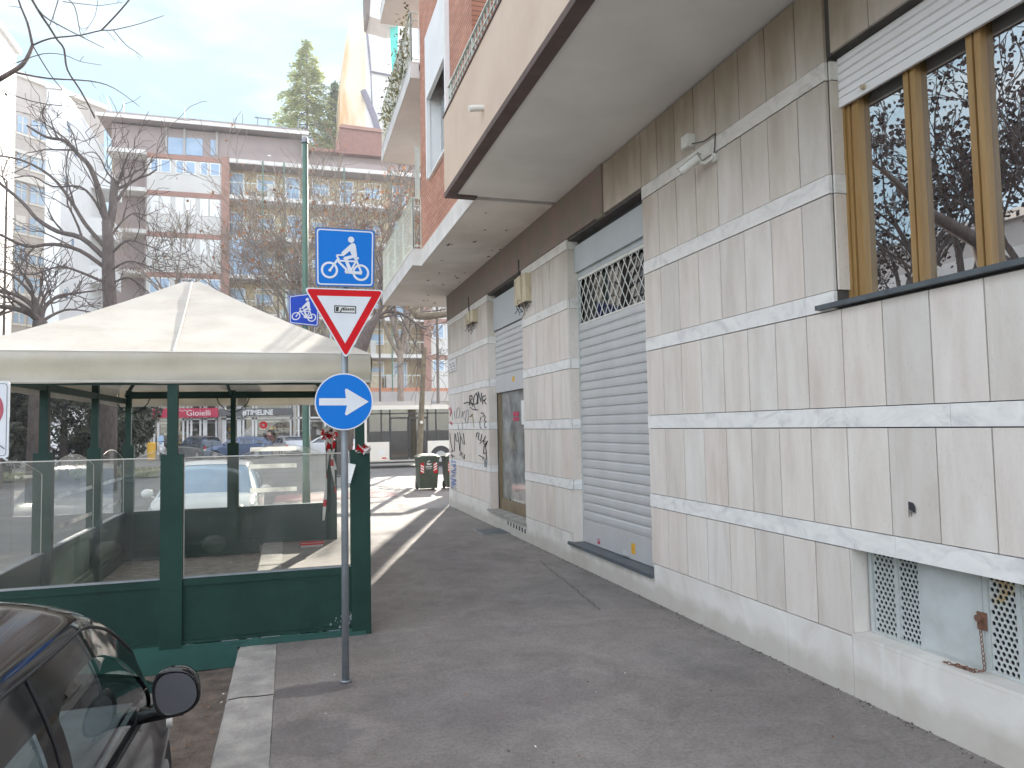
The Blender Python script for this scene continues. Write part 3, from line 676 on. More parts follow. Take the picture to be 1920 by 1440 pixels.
# ---- basement vent: perforated grilles and hatch
def perforated(mbx, y0, y1, z0, z1, x, pitch=.033, hr=.0125):
    ny = max(1, round((y1-y0)/pitch)); py = (y1-y0)/ny; nz = max(1, round((z1-z0)/(pitch*.87))); pz = (z1-z0)/nz
    for j in range(nz):
        off = (py/2 if j % 2 else 0)
        for i in range(ny+(0 if not off else 0)):
            a = y0+i*py+off; b = a+py
            if b > y1+1e-6: continue
            c = z0+j*pz; d = c+pz; cy, cz = (a+b)/2, (c+d)/2
            O = [(a, c), (cy, c), (b, c), (b, cz), (b, d), (cy, d), (a, d), (a, cz)]
            I = [(cy+hr*math.cos(t), cz+hr*math.sin(t)) for t in [math.atan2(q[1]-cz, q[0]-cy) for q in O]]
            mbx.add([(x, *q) for q in O]+[(x, *q) for q in I]+[(x+.008, *q) for q in I], [(k2, (k2+1) % 8, 8+(k2+1) % 8, 8+k2) for k2 in range(8)]+[(8+k2, 8+(k2+1) % 8, 16+(k2+1) % 8, 16+k2) for k2 in range(8)])
        if off: mbx.add([(x, y0, z0+j*pz), (x, y0+off, z0+j*pz), (x, y0+off, z0+(j+1)*pz), (x, y0, z0+(j+1)*pz)], [(0, 1, 2, 3)]); mbx.add([(x, y1-off, z0+j*pz), (x, y1, z0+j*pz), (x, y1, z0+(j+1)*pz), (x, y1-off, z0+(j+1)*pz)], [(0, 1, 2, 3)])
XV = 3.455
gs = [(3.60, 3.775), (3.425, 3.575), (2.83, 2.985), (2.655, 2.805), (2.40, 2.63), (2.1, 2.38)]
for i, (a, b) in enumerate(gs):
    g = MB(); perforated(g, a, b, .40, .885, XV); g.build('perforated_grille', 'rustgrille' if i >= 2 else 'ventmetal', bld)
fr = MB()
for y in (3.79, 3.5875, 3.412, 3.0, 2.818, 2.643, 2.39, 2.08): fr.box(XV-.012, XV+.012, y-.013, y+.013, .386, .897)
fr.box(XV-.01, XV+.01, 1., 3.8, .386, .402); fr.box(XV-.01, XV+.01, 1., 3.8, .884, .897); fr.build('vent_frame', 'ventmetal', bld)
ht = MB(); ht.box(XV-.018, XV+.004, 3.015, 3.395, .405, .882); ht.build('hatch', 'ventmetal', bld)
k = MB(); k.box(XV-.03, XV-.018, 2.99, 3.04, .60, .69); k.tube([(XV-.03, 3.02, .66), (XV-.05, 3.02, .66)], .02, 8)
def chain(mbx, pts, r=.003, l=.022):
    for i, (a, b) in enumerate(zip(pts[:-1], pts[1:])):
        a = Vector(a); b = Vector(b); n = max(1, int((b-a).length/l)); 
        for j in range(n):
            p = a+(b-a)*((j+.5)/n); d = (b-a).normalized(); s = Vector((0, 1, 0)) if (j % 2 == 0) else Vector((1, 0, 0))
            if abs(d.dot(s)) > .8: s = Vector((0, 0, 1))
            s = (s-d*s.dot(d)).normalized()
            mbx.tube([p+d*(l*.6*math.cos(t))+s*(l*.35*math.sin(t)) for t in [2*math.pi*q/8 for q in range(9)]], r, 4)
chain(k, [(XV-.045, 3.01, .64), (XV-.04, 3.0, .40), (XV-.06, 3.02, .393), (XV-.075, 3.14, .392), (XV-.08, 3.02, .394), (XV-.095, 3.20, .392)])
k.build('padlock_chain', 'rust', bld)
k = MB(); k.box(XV+.03, XV+.04, .9, 3.83, .37, .9, 0); k.build('vent_backing', 'black', bld)
# ---- soffits and balconies
k = MB(); k.box(1.95, 3.9, -7, 8.87, 4.60, 4.8); k.build('soffit', 'plaster', bld)
k = MB(); k.box(2.27, 3.9, 8.96, 12.875, 4.587, 4.8); k.box(2.105, 3.58, 12.875, 17.25, 4.587, 4.8); k.build('soffit', 'plaster_d', bld)
k = MB(); k.box(1.864, 1.99, -7, 8.95, 4.575, 4.64); k.box(1.99, 2.26, 8.83, 8.95, 4.575, 4.64); k.build('drip_edge', 'brownstrip', bld)
k = MB(); k.box(1.867, 1.99, -7, 8.947, 4.64, 5.60); k.box(1.99, 2.26, 8.83, 8.947, 4.64, 5.60); k.build('parapet', 'beige', bld)
k = MB(); k.box(1.855, 2.0, -7, 8.96, 5.60, 5.625); k.box(2.0, 2.26, 8.82, 8.96, 5.60, 5.625); k.build('coping', 'brownstrip', bld)
k = MB(); c = pl(905, 205, 0, 1.86); k.tube([c+Vector((.02, 0, .015)), c+Vector((-.10, 0, 0)), c+Vector((-.14, 0, -.012))], .032, 12); k.build('drain_spout', 'whiteplastic', bld)
def railing(x0, x1, y0, y1, z0, z1, sx, sy, name='balcony_railing', step=.125, r=.0055):
    g = MB()
    def run(a, b):
        a = Vector(a); b = Vector(b); n = max(1, int((b-a).length/step))
        g.bar(a+Vector((0, 0, z1)), b+Vector((0, 0, z1)), .04, .02); g.bar(a+Vector((0, 0, z1-.14)), b+Vector((0, 0, z1-.14)), .02, .012); g.bar(a+Vector((0, 0, z0+.06)), b+Vector((0, 0, z0+.06)), .02, .012)
        for i in range(n+1):
            p = a+(b-a)*(i/n); w = r if i % 9 else r*2.2
            g.box(p.x-w, p.x+w, p.y-w, p.y+w, z0, z1-.012)
    run((x0, y0, 0), (x0, y1, 0))
    if x1 is not None: run((x0+.01, y0, 0), (x1, y0, 0)); 
    return g.build(name, 'rail', bld)
railing(1.93, 2.24, -7, 8.88, 5.625, 5.98, 0, 0)
# brick storey
k = MB(); k.box(2.262, 2.6, 8.97, 12.87, 4.86, 5.88); k.box(2.262, 2.6, 12.02, 12.87, 5.88, 8.25); k.box(2.262, 2.6, 8.97, 10.40, 5.88, 8.25); k.box(2.262, 2.6, 8.97, 12.87, 8.25, 14)
k.box(2.601, 3.5, 12.55, 12.868, 4.861, 13.9)
k.build('brick_wall', 'brick', bld)
k = MB(); k.box(2.60, 2.9, 4.2, 8.97, 4.8, 14); k.build('loggia_wall', 'brickd', bld)
k = MB(); k.box(2.6, 2.9, -7, 4.2, 4.8, 14); k.box(3.3, 3.9, 2.9, 4.19, 4.8, 14); k.box(3.3, 3.5, 12.868, 15.845, 4.8, 14); k.box(3.5, 12, -7, 15.84, 4.6, 14); k.build('upper_wall', 'brick', bld)
k = MB(); k.box(2.245, 2.262, 8.955, 12.88, 4.575, 4.86); k.box(2.262, 2.6, 8.955, 12.88, 4.80, 4.86); k.build('slab_edge', 'whiteconc', bld)
# window in the brick storey
k = MB(); k.box(2.20, 2.262, 11.93, 12.03, 5.86, 8.3); k.box(2.20, 2.262, 10.40, 11.93, 7.2, 8.3); k.box(2.262, 2.5, 11.95, 12.02, 5.88, 8.25); k.box(2.22, 2.5, 10.42, 12.02, 5.84, 5.88)
k.box(2.19, 2.26, 10.33, 10.42, 5.7, 14)
wf = k.build('window_surround', 'whitepaint', bld)
k = MB(); slats(k, 10.42, 11.95, 5.9, 7.2, .05, 2.46); k.build('window_shutter', 'shutterbox', wf)
# small balconies beyond the brick
for i, (zs, zt) in enumerate(((4.58, 4.86), (8.0, 8.28), (11.4, 11.68))):
    k = MB(); k.box(2.088, 2.104, 12.88, 17.27, zs, zt); k.box(2.104, 3.58, 17.25, 17.27, zs, zt); k.box(2.088, 2.245, 12.865, 12.88, zs, zt)
    k.box(2.08, 2.25, 12.86, 17.28, zt, zt+.02); k.box(2.245, 3.58, 12.88, 17.28, zt-.02, zt+.018)
    k.build('balcony_slab', 'whiteconc', bld)
    if i: kk = MB(); kk.box(2.104, 3.58, 12.88, 17.25, zs+.005, zs+.15); kk.build('balcony_soffit', 'plaster', bld)
    railing(2.105, 2.25, 12.89, 17.24, zt+.02, zt+.95, 0, 0)
k = MB(); k.box(2.17, 2.24, 12.90, 12.93, 5.84, 6.75); k.box(2.165, 2.17, 12.89, 12.94, 5.82, 6.78); k.build('side_screen', 'rail', bld)
# climbing plant on the upper balcony
random.seed(21); k = MB()
for i in range(700):
    y = random.uniform(12.95, 16.6); z = 8.3+abs(random.gauss(.25, .45))*(1.4 if y < 14 else .8); x = 2.12+random.gauss(0, .07)-.04
    s = random.uniform(.02, .05); a = random.uniform(0, 6.28); b = random.uniform(-1, 1)
    d = Vector((math.cos(a), math.sin(a), b))*s; e = Vector((-math.sin(a), math.cos(a), random.uniform(-1, 1)))*s*.5; c = Vector((x, y, z))
    k.add([c-d, c+e, c+d, c-e], [(0, 1, 2, 3)])
stems = MB()
for i in range(40):
    y = random.uniform(12.95, 16); p = Vector((2.14, y, 8.3)); pts = [p]
    for j in range(5): p = p+Vector((random.uniform(-.05, .04), random.uniform(-.12, .12), random.uniform(.08, .3))); pts.append(p)
    stems.tube(pts, .008, 4, r1=.003)
pt = thing('balcony_plant', 'straggly half dry plant growing through the upper balcony railing', 'plant', (2.14, 14, 8.3)); k.build('leaves', 'plantleaf', pt); stems.build('stem', 'bark2', pt)
# paint damage on the soffit
random.seed(8); k = MB()
for i in range(26):
    c = Vector((random.uniform(2.3, 3.3), random.uniform(9.4, 16.8), 4.5862)); n = 9; s = random.uniform(.015, .07)
    k.face([c+Vector((math.cos(t)*s*random.uniform(.4, 1.3)*.5, math.sin(t)*s*random.uniform(.5, 1.5), 0)) for t in [6.283*q/n for q in range(n)]][::-1], 0)
k.build('peeling_patch', 'brownstrip', bld)
# ---- graffiti on the corner pillar
def wp(px, py): return pl(px, py, 0, XW-.0065)
def gcrop(x, y): return wp(820+x/5.54, 760+y/5.54)
def ucrop(x, y): return wp(820+x/6., 520+y/6.)
g = MB()
scribble(g, [[(300, 1420), (330, 1405), (360, 1412)], [(362, 1440), (368, 1330)], [(362, 1335), (390, 1330), (392, 1372), (366, 1385)], [(366, 1385), (400, 1430)], [(405, 1425), (412, 1345), (440, 1300), (452, 1352), (446, 1420), (412, 1428)], [(456, 1425), (462, 1290), (492, 1400), (500, 1300)], [(510, 1430), (512, 1340), (542, 1332)], [(512, 1385), (536, 1380)], [(548, 1360), (528, 1395), (548, 1425)]], ucrop, .011)
scribble(g, [[(340, 20), (372, 44), (420, 48)], [(372, -14), (400, 42)], [(340, -10), (352, -30), (366, 10)],
  [(452, 80), (478, 82), (494, 110), (470, 112)], [(455, 120), (443, 170), (445, 225), (458, 245)], [(500, 118), (486, 160), (506, 165)], [(506, 170), (488, 190), (496, 232), (510, 225)],
  [(402, 330), (412, 285), (434, 290), (424, 350), (450, 370), (462, 300)], [(440, 395), (480, 360), (486, 410)], [(500, 320), (480, 370), (512, 380), (484, 430), (480, 500), (512, 492), (500, 430), (520, 370)], [(508, 500), (512, 562)], [(430, 518), (482, 545)], [(482, 545), (470, 560)],
  [(130, 290), (138, 380), (160, 482)], [(140, 480), (178, 470), (182, 290)], [(190, 300), (196, 370), (214, 372)], [(210, 280), (228, 410), (232, 470)], [(228, 282), (270, 400), (284, 405), (270, 290)], [(240, 330), (236, 490)], [(246, 500), (262, 530), (280, 556), (286, 510)], [(232, 520), (250, 488), (262, 500)], [(140, 520), (176, 530)], [(150, 505), (156, 545)]], gcrop, .009)
g.build('graffiti', 'ink', bld)
g = MB()
scribble(g, [[(195, 130), (205, 40), (225, 20), (236, 60), (222, 130), (198, 132)], [(250, 130), (262, 60)], [(262, 105), (285, 55)], [(262, 105), (285, 150)], [(290, 180), (300, 60), (318, 45), (326, 110), (312, 185), (292, 182)], [(215, 180), (222, 260)], [(250, 190), (262, 180), (262, 250)], [(150, 60), (160, 150)], [(176, 60), (180, 140)]], gcrop, .006)
g.build('graffiti', 'pole', bld)
g = MB(); scribble(g, [[(118, 30), (142, 60), (136, 110)], [(142, 20), (146, 90)], [(128, 180), (144, 175), (158, 200), (140, 170), (150, 205)]], gcrop, .01); g.build('graffiti', 'redink', bld)
g = MB(); scribble(g, [[(345, 120), (362, 90), (384, 236)], [(338, 118), (368, 92)]], gcrop, .009); g.build('graffiti', 'olive', bld)
g = MB(); random.seed(4)
p = (150, 580); st = []
for i in range(60): st.append((random.uniform(136, 200), 570+i*5+random.uniform(-14, 14)))
scribble(g, [st], gcrop, .006); g.build('graffiti', 'blueink', bld)
# stencil marks under the door sill, black paint mark on the wall
g = MB()
for i in range(7):
    a = wp(952+i*5.3, 976+i*2.6); g.box(XW-.0115, XW-.0085, a.y-.055, a.y, a.z-.065, a.z)
g.build('painted_stripe', 'ink', bld)
g = MB(); c = wp(1709, 950)
g.face([c+Vector((0, dy, dz)) for dy, dz in ((.022, .028), (-.012, .022), (-.028, -.002), (-.026, -.036), (-.008, -.026), (.012, -.018), (.022, -.016))])
for dy, l in ((.02, .05), (.011, .035), (.002, .045), (-.008, .03)): g.bar(c+Vector((0, dy, -.01)), c+Vector((0, dy, -.01-l)), .003, .002, up=(1, 0, 0))
g.build('paint_mark', 'ink', bld)
# street name plate on the corner
g = MB(); a = ucrop(125, 930); b = ucrop(182, 1085); g.box(XW-.02, XW-.005, 14.95, 15.80, 3.30-.42, 3.13); g.build('street_plate', 'marble', bld)
g = MB()
for i in range(3):
    for j in range(9):
        if (i*5+j*3) % 4: g.box(XW-.022, XW-.0203, 15.70-j*.08-.05, 15.70-j*.08, 3.06-i*.06-.03, 3.06-i*.06)
g.build('plate_text', 'pole', bld)

# ---- fixtures on the wall
jb = thing('junction_box', 'small white junction box on the wall above the security camera', 'junction box', tuple(pl(1297, 285, 0, XW)))
c = pl(1297, 268, 0, XW); k = MB(); k.box(XW-.07, XW, c.y-.055, c.y+.055, c.z-.05, c.z+.06); k.box(XW-.076, XW-.07, c.y-.05, c.y+.05, c.z-.045, c.z+.055); k.build('housing', 'cream' if 0 else 'whiteplastic', jb)
k = MB(); d = pl(1341, 250, 0, XW-.01); k.tube([c+Vector((-.03, -.05, -.03)), pl(1320, 265, 0, XW-.02), d, pl(1340, 275, 0, XW-.01), pl(1338, 290, 0, XW-.02)], .005, 5); k.build('cable', 'ink', jb)
cc = thing('security_camera', 'white bullet security camera on a round wall bracket', 'camera', tuple(pl(1343, 295, 0, XW)))
m_ = pl(1343, 296, 0, XW); k = MB(); k.tube([m_+Vector((0, 0, 0)), m_+Vector((-.03, 0, 0))], .038, 14); k.tube([m_+Vector((-.03, 0, 0)), m_+Vector((-.07, .05, -.03)), m_+Vector((-.085, .10, -.01))], .014, 8); k.build('bracket', 'whiteplastic', cc)
k = MB(); a = m_+Vector((-.10, .09, .03)); b = m_+Vector((-.19, .23, -.05)); k.tube([a, b], .036, 14); d = (b-a).normalized(); k.bar(a+Vector((0, 0, .035)), b+d*.03+Vector((0, 0, .035)), .07, .006); k.build('body', 'whiteplastic', cc)
k = MB(); k.tube([b, b+d*.004], .03, 14); k.build('lens', 'black', cc)
for nm, px0, px1, pyt, pyb, lab in (('a', 974, 997, 518, 570, 'aged cream cable box with loose wires beside the wide shutter'), ('b', 880, 895, 585, 607, 'aged cream cable box with loose wires near the building corner')):
    a = pl(px0, pyt, 0, XW); b = pl(px1, pyb, 0, XW); y0, y1 = b.y, a.y; zt = pl((px0+px1)/2, pyt, 0, XW).z; zl = pl((px0+px1)/2, pyb, 0, XW).z
    t = thing('cable_box', lab, 'cable box', (XW, (y0+y1)/2, zl), 'cable boxes on the stone wall')
    k = MB(); n = 3
    for i in range(n): k.box(XW-.09-.012*(i % 2), XW, y0+(y1-y0)*i/n+.006, y0+(y1-y0)*(i+1)/n-.006, zl, zt)
    k.build('cover', 'cream', t)
    k = MB(); random.seed(9)
    for i in range(16):
        p = Vector((XW-.05, random.uniform(y0, y1), zl)); pts = [p]
        for j in range(5): p = p+Vector((random.uniform(-.03, .03), random.uniform(-.06, .06), random.uniform(-.06, .03))); pts.append(p)
        k.tube(pts, .005, 4)
    k.tube([(XW-.02, y1-.04, zt), (XW-.015, y1-.03, 3.95), (XW-.02, y1-.03, 4.2)], .012, 6)
    k.build('loose_wire', 'ink', t)
# ------------------------------------------------------------------ tent / gazebo
GX0, GX1, GY0, GY1 = -2.33, .615, 6.35, 11.9
gzb = thing('gazebo', 'green framed street gazebo with clear panes and a cream canvas roof', 'gazebo', (-.86, 9.1, -.15))
def gpost(x, y, wide=True, mk='green', zt=2.32, z0=-.12):
    k = MB(); k.box(x-.037, x+.037, y-.037, y+.037, z0, zt)
    if wide: k.box(x-.08, x+.08, y-.050, y+.050, z0, 1.525)
    return k.build('post', mk, gzb)
for (x, y) in ((-.885, GY0), (.565, GY0), (-2.3, GY0), (-2.3, 8.23), (-2.3, 10.2), (-2.25, GY1), (-.82, GY1), (.62, GY1)): gpost(x, y)
k = MB()
k.box(.615, .64, 6.27, 6.42, 0.0, 1.2)
# solid lower panels with frame
def lowpanel(ax, a, b, c, zb=-.02):
    k = MB()
    def bx(u0, u1, t0, t1, z0, z1, mi=0):
        if ax == 'x': k.box(u0, u1, c+t0, c+t1, z0, z1, mi)
        else: k.box(c+t0, c+t1, u0, u1, z0, z1, mi)
    bx(a, b, -.012, .012, zb, .50); bx(a, b, -.028, .028, .50, .56); bx(a, b, -.03, .03, zb, .08)
    k.build('lower_panel', 'green', gzb)
    k = MB()
    def by(u0, u1, t0, t1, z0, z1): k.box(u0, u1, c+t0, c+t1, z0, z1) if ax == 'x' else k.box(c+t0, c+t1, u0, u1, z0, z1)
    by(a, b, -.035, .035, .56, .568); k.build('panel_cap', 'pole', gzb)
lowpanel('x', -.805, .52, GY0); lowpanel('x', -2.25, -.965, GY0)
lowpanel('x', -2.17, -.90, GY1); lowpanel('x', -.74, .56, GY1)
lowpanel('y', 6.4, 8.15, -2.3); lowpanel('y', 8.31, 10.12, -2.3); lowpanel('y', 10.28, 11.85, -2.3)
k = MB(); k.box(-2.36, -.415, GY0-.045, GY0+.04, -.15, .055); k.box(-.415, .62, GY0-.045, GY0+.04, .012, .055); k.box(-2.36, -.40, GY0-.06, GY0-.045, -.15, .03); k.box(-.40, .60, GY0-.055, GY0-.045, -.0, .03)
k.build('base_skirting', 'green2', gzb)
k = MB(); k.box(-2.36, -.44, GY1-.04, GY1+.04, -.14, .02); k.box(-2.34, -2.26, GY0+.05, GY1-.05, -.14, .02); k.build('base_rail', 'green', gzb)
def curve_pane(ax, a, b, c, z0, z1, bulge):
    n = 14; P = [(a, z0)]+[(a+(b-a)*i/n, z1+bulge*math.sin(math.pi*i/n)) for i in range(n+1)]+[(b, z0)]
    k = MB(); k.face([((u, c, z) if ax == 'x' else (c, u, z)) for u, z in P]); o = k.build('pane', 'pane', gzb)
    e = MB(); e.tube([((u, c, z) if ax == 'x' else (c, u, z)) for u, z in P], .004, 4); e.build('pane_edge', 'whiteplastic', o)
    return o
o = curve_pane('x', -.80, .50, GY0, .565, 1.50, .0); curve_pane('x', -2.25, -.965, GY0, .565, 1.50, .0)
p1_ = curve_pane('x', -2.18, -.90, GY1, .565, 1.32, .16); p2_ = curve_pane('x', -.74, .54, GY1, .565, 1.32, .16)
sp = [curve_pane('y', 6.42, 8.18, -2.3, .565, 1.32, .16), curve_pane('y', 8.28, 10.15, -2.3, .565, 1.32, .16), curve_pane('y', 10.25, 11.85, -2.3, .565, 1.32, .16)]
for z in (.80, 1.16, 1.42):
    k = MB(); k.box(-.58, .10, GY1-.006, GY1-.003, z-.035, z+.03); k.build('frosted_strip', 'panestrip', p2_)
for z in (.74, 1.06):
    k = MB(); k.box(-2.294, -2.291, 8.4, 10.05, z-.02, z+.025); k.build('frosted_strip', 'panestrip', sp[1])
    k = MB(); k.box(-2.294, -2.291, 10.35, 11.7, z-.02, z+.025); k.build('frosted_strip', 'panestrip', sp[2])
# top beams and roof frame
bm_ = MB()
bm_.box(GX0, GX1, GY0-.025, GY0+.025, 2.075, 2.13); bm_.box(-2.27, .64, GY1-.03, GY1+.03, 2.20, 2.30)
bm_.box(GX0, GX0+.06, GY0, GY1, 2.13, 2.20); bm_.box(GX1-.03, GX1+.03, GY0+.03, GY1-.03, 2.13, 2.20)
apex = Vector((-1.06, 9.12, 3.36))
for q in ((GX0+.04, GY0+.03), (GX1, GY0+.03), (GX0+.04, GY1), (GX1, GY1), (-.85, GY0+.03), (-.85, GY1)): bm_.bar((q[0], q[1], 2.24), apex, .035, .035)
for x in (-2.2, -.82, .6):
    for s in (-1, 1):
        bm_.tube([(x, GY1-.02, 1.98), (x+s*.10, GY1-.02, 2.02), (x+s*.2, GY1-.02, 2.12), (x+s*.24, GY1-.02, 2.22)], .008, 5)
bm_.build('roof_frame', 'green', gzb)
# canvas roof
OV = .06
X0, X1, Y0, Y1 = GX0-OV, GX1+OV-.02, GY0-OV, GY1+OV
def roof(sx):
    def fn(u, v): pass
rf = MB(); n = 28
def hgt(t): return 2.335+(3.43-2.335)*t-.035*math.sin(math.pi*t)
def side(A, B, P0, P1):
    def fn(u, v):
        e = Vector(A).lerp(Vector(B), u); p = Vector(P0).lerp(Vector(P1), u); q = e.lerp(p, v)
        z = hgt(v)-.008*math.sin(math.pi*v)*math.sin(math.pi*u)+.006*noise.noise(Vector((q.x*1.3, q.y*1.3, 4)))*math.sin(math.pi*v)
        return Vector((q.x, q.y, z+.006*noise.noise(Vector((q.x*3, q.y*3, 0)))))
    rf.grid(fn, n, n)
a0, a1 = (-1.17, 9.12, 0), (-.98, 9.12, 0)
side((X0, Y0, 0), (X1, Y0, 0), a0, a1); side((X1, Y0, 0), (X1, Y1, 0), a1, a1); side((X1, Y1, 0), (X0, Y1, 0), a1, a0); side((X0, Y1, 0), (X0, Y0, 0), a0, a0)
rf.build('canvas_roof', 'canvas', gzb, smooth=True)
sk = MB()
def skirt(A, B, nrm):
    A = Vector(A); B = Vector(B); nrm = Vector(nrm); L = (B-A).length
    def fn(u, v):
        p = A.lerp(B, u); z = 2.338-.252*v
        off = .014*math.sin(v*math.pi)+.014*noise.noise(Vector((u*L*2.2, v*2., A.y)))*v+.016*math.sin(v*7.+u*L*.9)*v*(1-v)*2
        z += (.006*noise.noise(Vector((u*L*3, 5, A.x))))*v
        return p+nrm*off+Vector((0, 0, z))
    sk.grid(fn, int(L*22), 16)
skirt((X0, Y0, 0), (X1, Y0, 0), (0, -1, 0)); skirt((X1, Y0, 0), (X1, Y1, 0), (1, 0, 0)); skirt((X1, Y1, 0), (X0, Y1, 0), (0, 1, 0)); skirt((X0, Y1, 0), (X0, Y0, 0), (-1, 0, 0))
s_ = sk.build('canvas_valance', 'canvas', gzb, smooth=True)
k = MB()
k.tube([(X0, Y0-.012, 2.332), (X1, Y0-.012, 2.332)], .004, 4); k.tube([(X0, Y0-.018, 2.10), (X1, Y0-.018, 2.10)], .003, 4)
pts = []
for i in range(15):
    v = i/14; q = Vector((-.875, Y0, 0)).lerp(Vector((-1.08, 9.12, 0)), v); pts.append((q.x, q.y, hgt(v)-.0*v+.002))
k.tube(pts, .007, 4)
for xx in ():
    k.tube([(xx+(-1.07-xx)*v_, Y0+(9.12-Y0)*v_, hgt(v_)+.0015) for v_ in [i_/14 for i_ in range(13)]], .0035, 4)
k.build('canvas_seam', mat('seam_thread', (.78, .76, .70), (.70, .67, .60), 5, .9), s_)
# scuffs on the green paint
random.seed(31); k = MB()
for i in range(34):
    x = .46+random.gauss(0, .06); z = .13+random.gauss(0, .035); s = random.uniform(.003, .011)
    if x > .60: continue
    k.face([(x-s, GY0-.0475, z), (x, GY0-.0475, z-s), (x+s, GY0-.0475, z+.002), (x, GY0-.0475, z+s*1.5)])
for i in range(30):
    x = random.uniform(-.9, .5); z = .057; k.box(x, x+random.uniform(.01, .12), GY0-.046, GY0-.044, z-.004, z+.001)
k.build('paint_chip', 'pole', gzb)

# barrier tape tied round the corner posts
bt = thing('barrier_tape', 'torn red and white barrier tape knotted on the gazebo corner post', 'barrier tape', (.6, 11.8, .4))
k = MB(); random.seed(12)
def ribbon(mbx, pts, w, tw=0.):
    pts = [Vector(p) for p in pts]; seg = []
    for a, b in zip(pts[:-1], pts[1:]):
        n = max(2, int((b-a).length/.05)); seg += [a.lerp(b, i/n) for i in range(n)]
    seg.append(pts[-1])
    for i, (a, b) in enumerate(zip(seg[:-1], seg[1:])):
        t = tw*i; s = Vector((math.cos(t), math.sin(t), 0))*w/2; t2 = tw*(i+1); s2 = Vector((math.cos(t2), math.sin(t2), 0))*w/2
        mbx.add([a-s, a+s, b+s2, b-s2], [(0, 1, 2, 3)], 0 if (i//2) % 4 == 0 else 1)
for i in range(5):
    p0 = Vector((.58+random.uniform(-.06, .08), 11.82-random.uniform(0, .04), 1.72+random.uniform(-.25, .05))); e = p0+Vector((random.uniform(-.1, .16), -.03, -random.uniform(.3, 1.25)))
    m_ = p0.lerp(e, .5)+Vector((random.uniform(-.05, .05), -.03, 0)); ribbon(k, [p0, m_, e], .05, random.uniform(.15, .5))
for i in range(12):
    p0 = Vector((.58, 11.8, 1.66)); ribbon(k, [p0+Vector((random.uniform(-.1, .1), -.03, random.uniform(-.12, .12))), p0+Vector((random.uniform(-.16, .16), -.06, random.uniform(-.15, .15))), p0+Vector((random.uniform(-.12, .12), -.02, random.uniform(-.2, .1)))], .05, .7)
k.build('tape', ['signred', 'whitepaint'], bt)
bt2 = thing('barrier_tape', 'short red and white barrier tape knot near the arrow sign', 'barrier tape', (.55, 6.3, 1.5))
k = MB()
for i in range(9):
    p0 = at(676, 842, 6.28); ribbon(k, [p0+Vector((random.uniform(-.03, .03), -.01, random.uniform(-.03, .03))), p0+Vector((random.uniform(-.08, .10), -.03, random.uniform(-.05, .05))), p0+Vector((random.uniform(-.06, .08), 0, random.uniform(-.07, .02)))], .03, .8)
ribbon(k, [at(676, 842, 6.28), at(640, 838, 6.28)], .015, .3)
k.build('tape', ['signred', 'whitepaint'], bt2)
k = MB(); a = [at(652, 868, 6.26), at(667, 871, 6.25), at(657, 906, 6.24), at(651, 905, 6.26)]; k.prism(a, (0, .002, 0)); k.tube([at(655, 868, 6.26), at(653, 845, 6.28)], .002, 4)
tag(k.build('paper_sheet', 'whitepaint'), 'white paper sheet hanging on a string behind the sign pole', 'paper')
# crate on the pavement behind the gazebo
c = gz(617, 1044, -.14); cr = thing('plastic_crate', 'pale ribbed crate with a red rim standing inside the gazebo', 'crate', (.3, 11.3, -.145))
k = MB()
for i in range(14):
    x = .16+i*.021; k.box(x, x+.013, 11.2, 11.21, -.14, .03); k.box(x, x+.013, 11.4, 11.41, -.14, .03)
for i in range(10):
    y = 11.2+i*.021; k.box(.15, .158, y, y+.013, -.14, .03); k.box(.452, .46, y, y+.013, -.14, .03)
k.box(.15, .46, 11.2, 11.41, -.145, -.13); k.build('basket', 'whiteplastic', cr)
k = MB(); k.box(.14, .47, 11.19, 11.21, .03, .05); k.box(.14, .47, 11.40, 11.42, .03, .05); k.box(.14, .16, 11.21, 11.40, .03, .05); k.box(.45, .47, 11.21, 11.40, .03, .05); k.build('rim', 'signred', cr)

# ------------------------------------------------------------------ traffic signs
SY = 5.15
ts = thing('traffic_sign_post', 'grey post on the pavement with bicycle sign, give way triangle and round arrow sign', 'traffic sign', (.357, 5.188, 0))
pb_, pt_ = gz(648, 1278), at(646, 430, 5.19)
k = MB(); k.tube([(pb_.x, 5.188, -.02), (pb_.x+.002, 5.19, 1.6), (pt_.x+.002, 5.195, 3.06)], .0245, 14); k.tube([(pb_.x, 5.188, 0), (pb_.x, 5.188, .012)], .038, 12); k.build('pole', 'pole', ts, smooth=True)
def S(px, py, d=0.): p = at(px, py, SY); p.y = SY-d; return p
def rpoly(pts, r, n=5):
    out = []; m = len(pts)
    for i in range(m):
        p = Vector(pts[i]); a = (Vector(pts[i-1])-p); b = (Vector(pts[(i+1) % m])-p); la = a.length; lb = b.length; a.normalize(); b.normalize()
        rr = min(r, la*.45, lb*.45)
        for j in range(n+1):
            t = j/n; out.append(p+a*rr*(1-t)**2+b*rr*t**2)
    return out
def inset(pts, d):
    c = sum((Vector(p) for p in pts), Vector())/len(pts); out = []
    m = len(pts); P = [Vector(p) for p in pts]
    for i in range(m):
        e1 = (P[i]-P[i-1]).normalized(); e2 = (P[(i+1) % m]-P[i]).normalized(); n1 = Vector((e1.z, 0, -e1.x)); n2 = Vector((e2.z, 0, -e2.x))
        if n1.dot(c-P[i]) < 0: n1 = -n1
        if n2.dot(c-P[i]) < 0: n2 = -n2
        b = (n1+n2).normalized(); out.append(P[i]+b*(d/max(.2, b.dot(n1))))
    return out
def plate(mbx, pts, y0, y1, mi=0):
    mbx.prism([(p[0], y0, p[2]) for p in pts], (0, y1-y0, 0), mi)
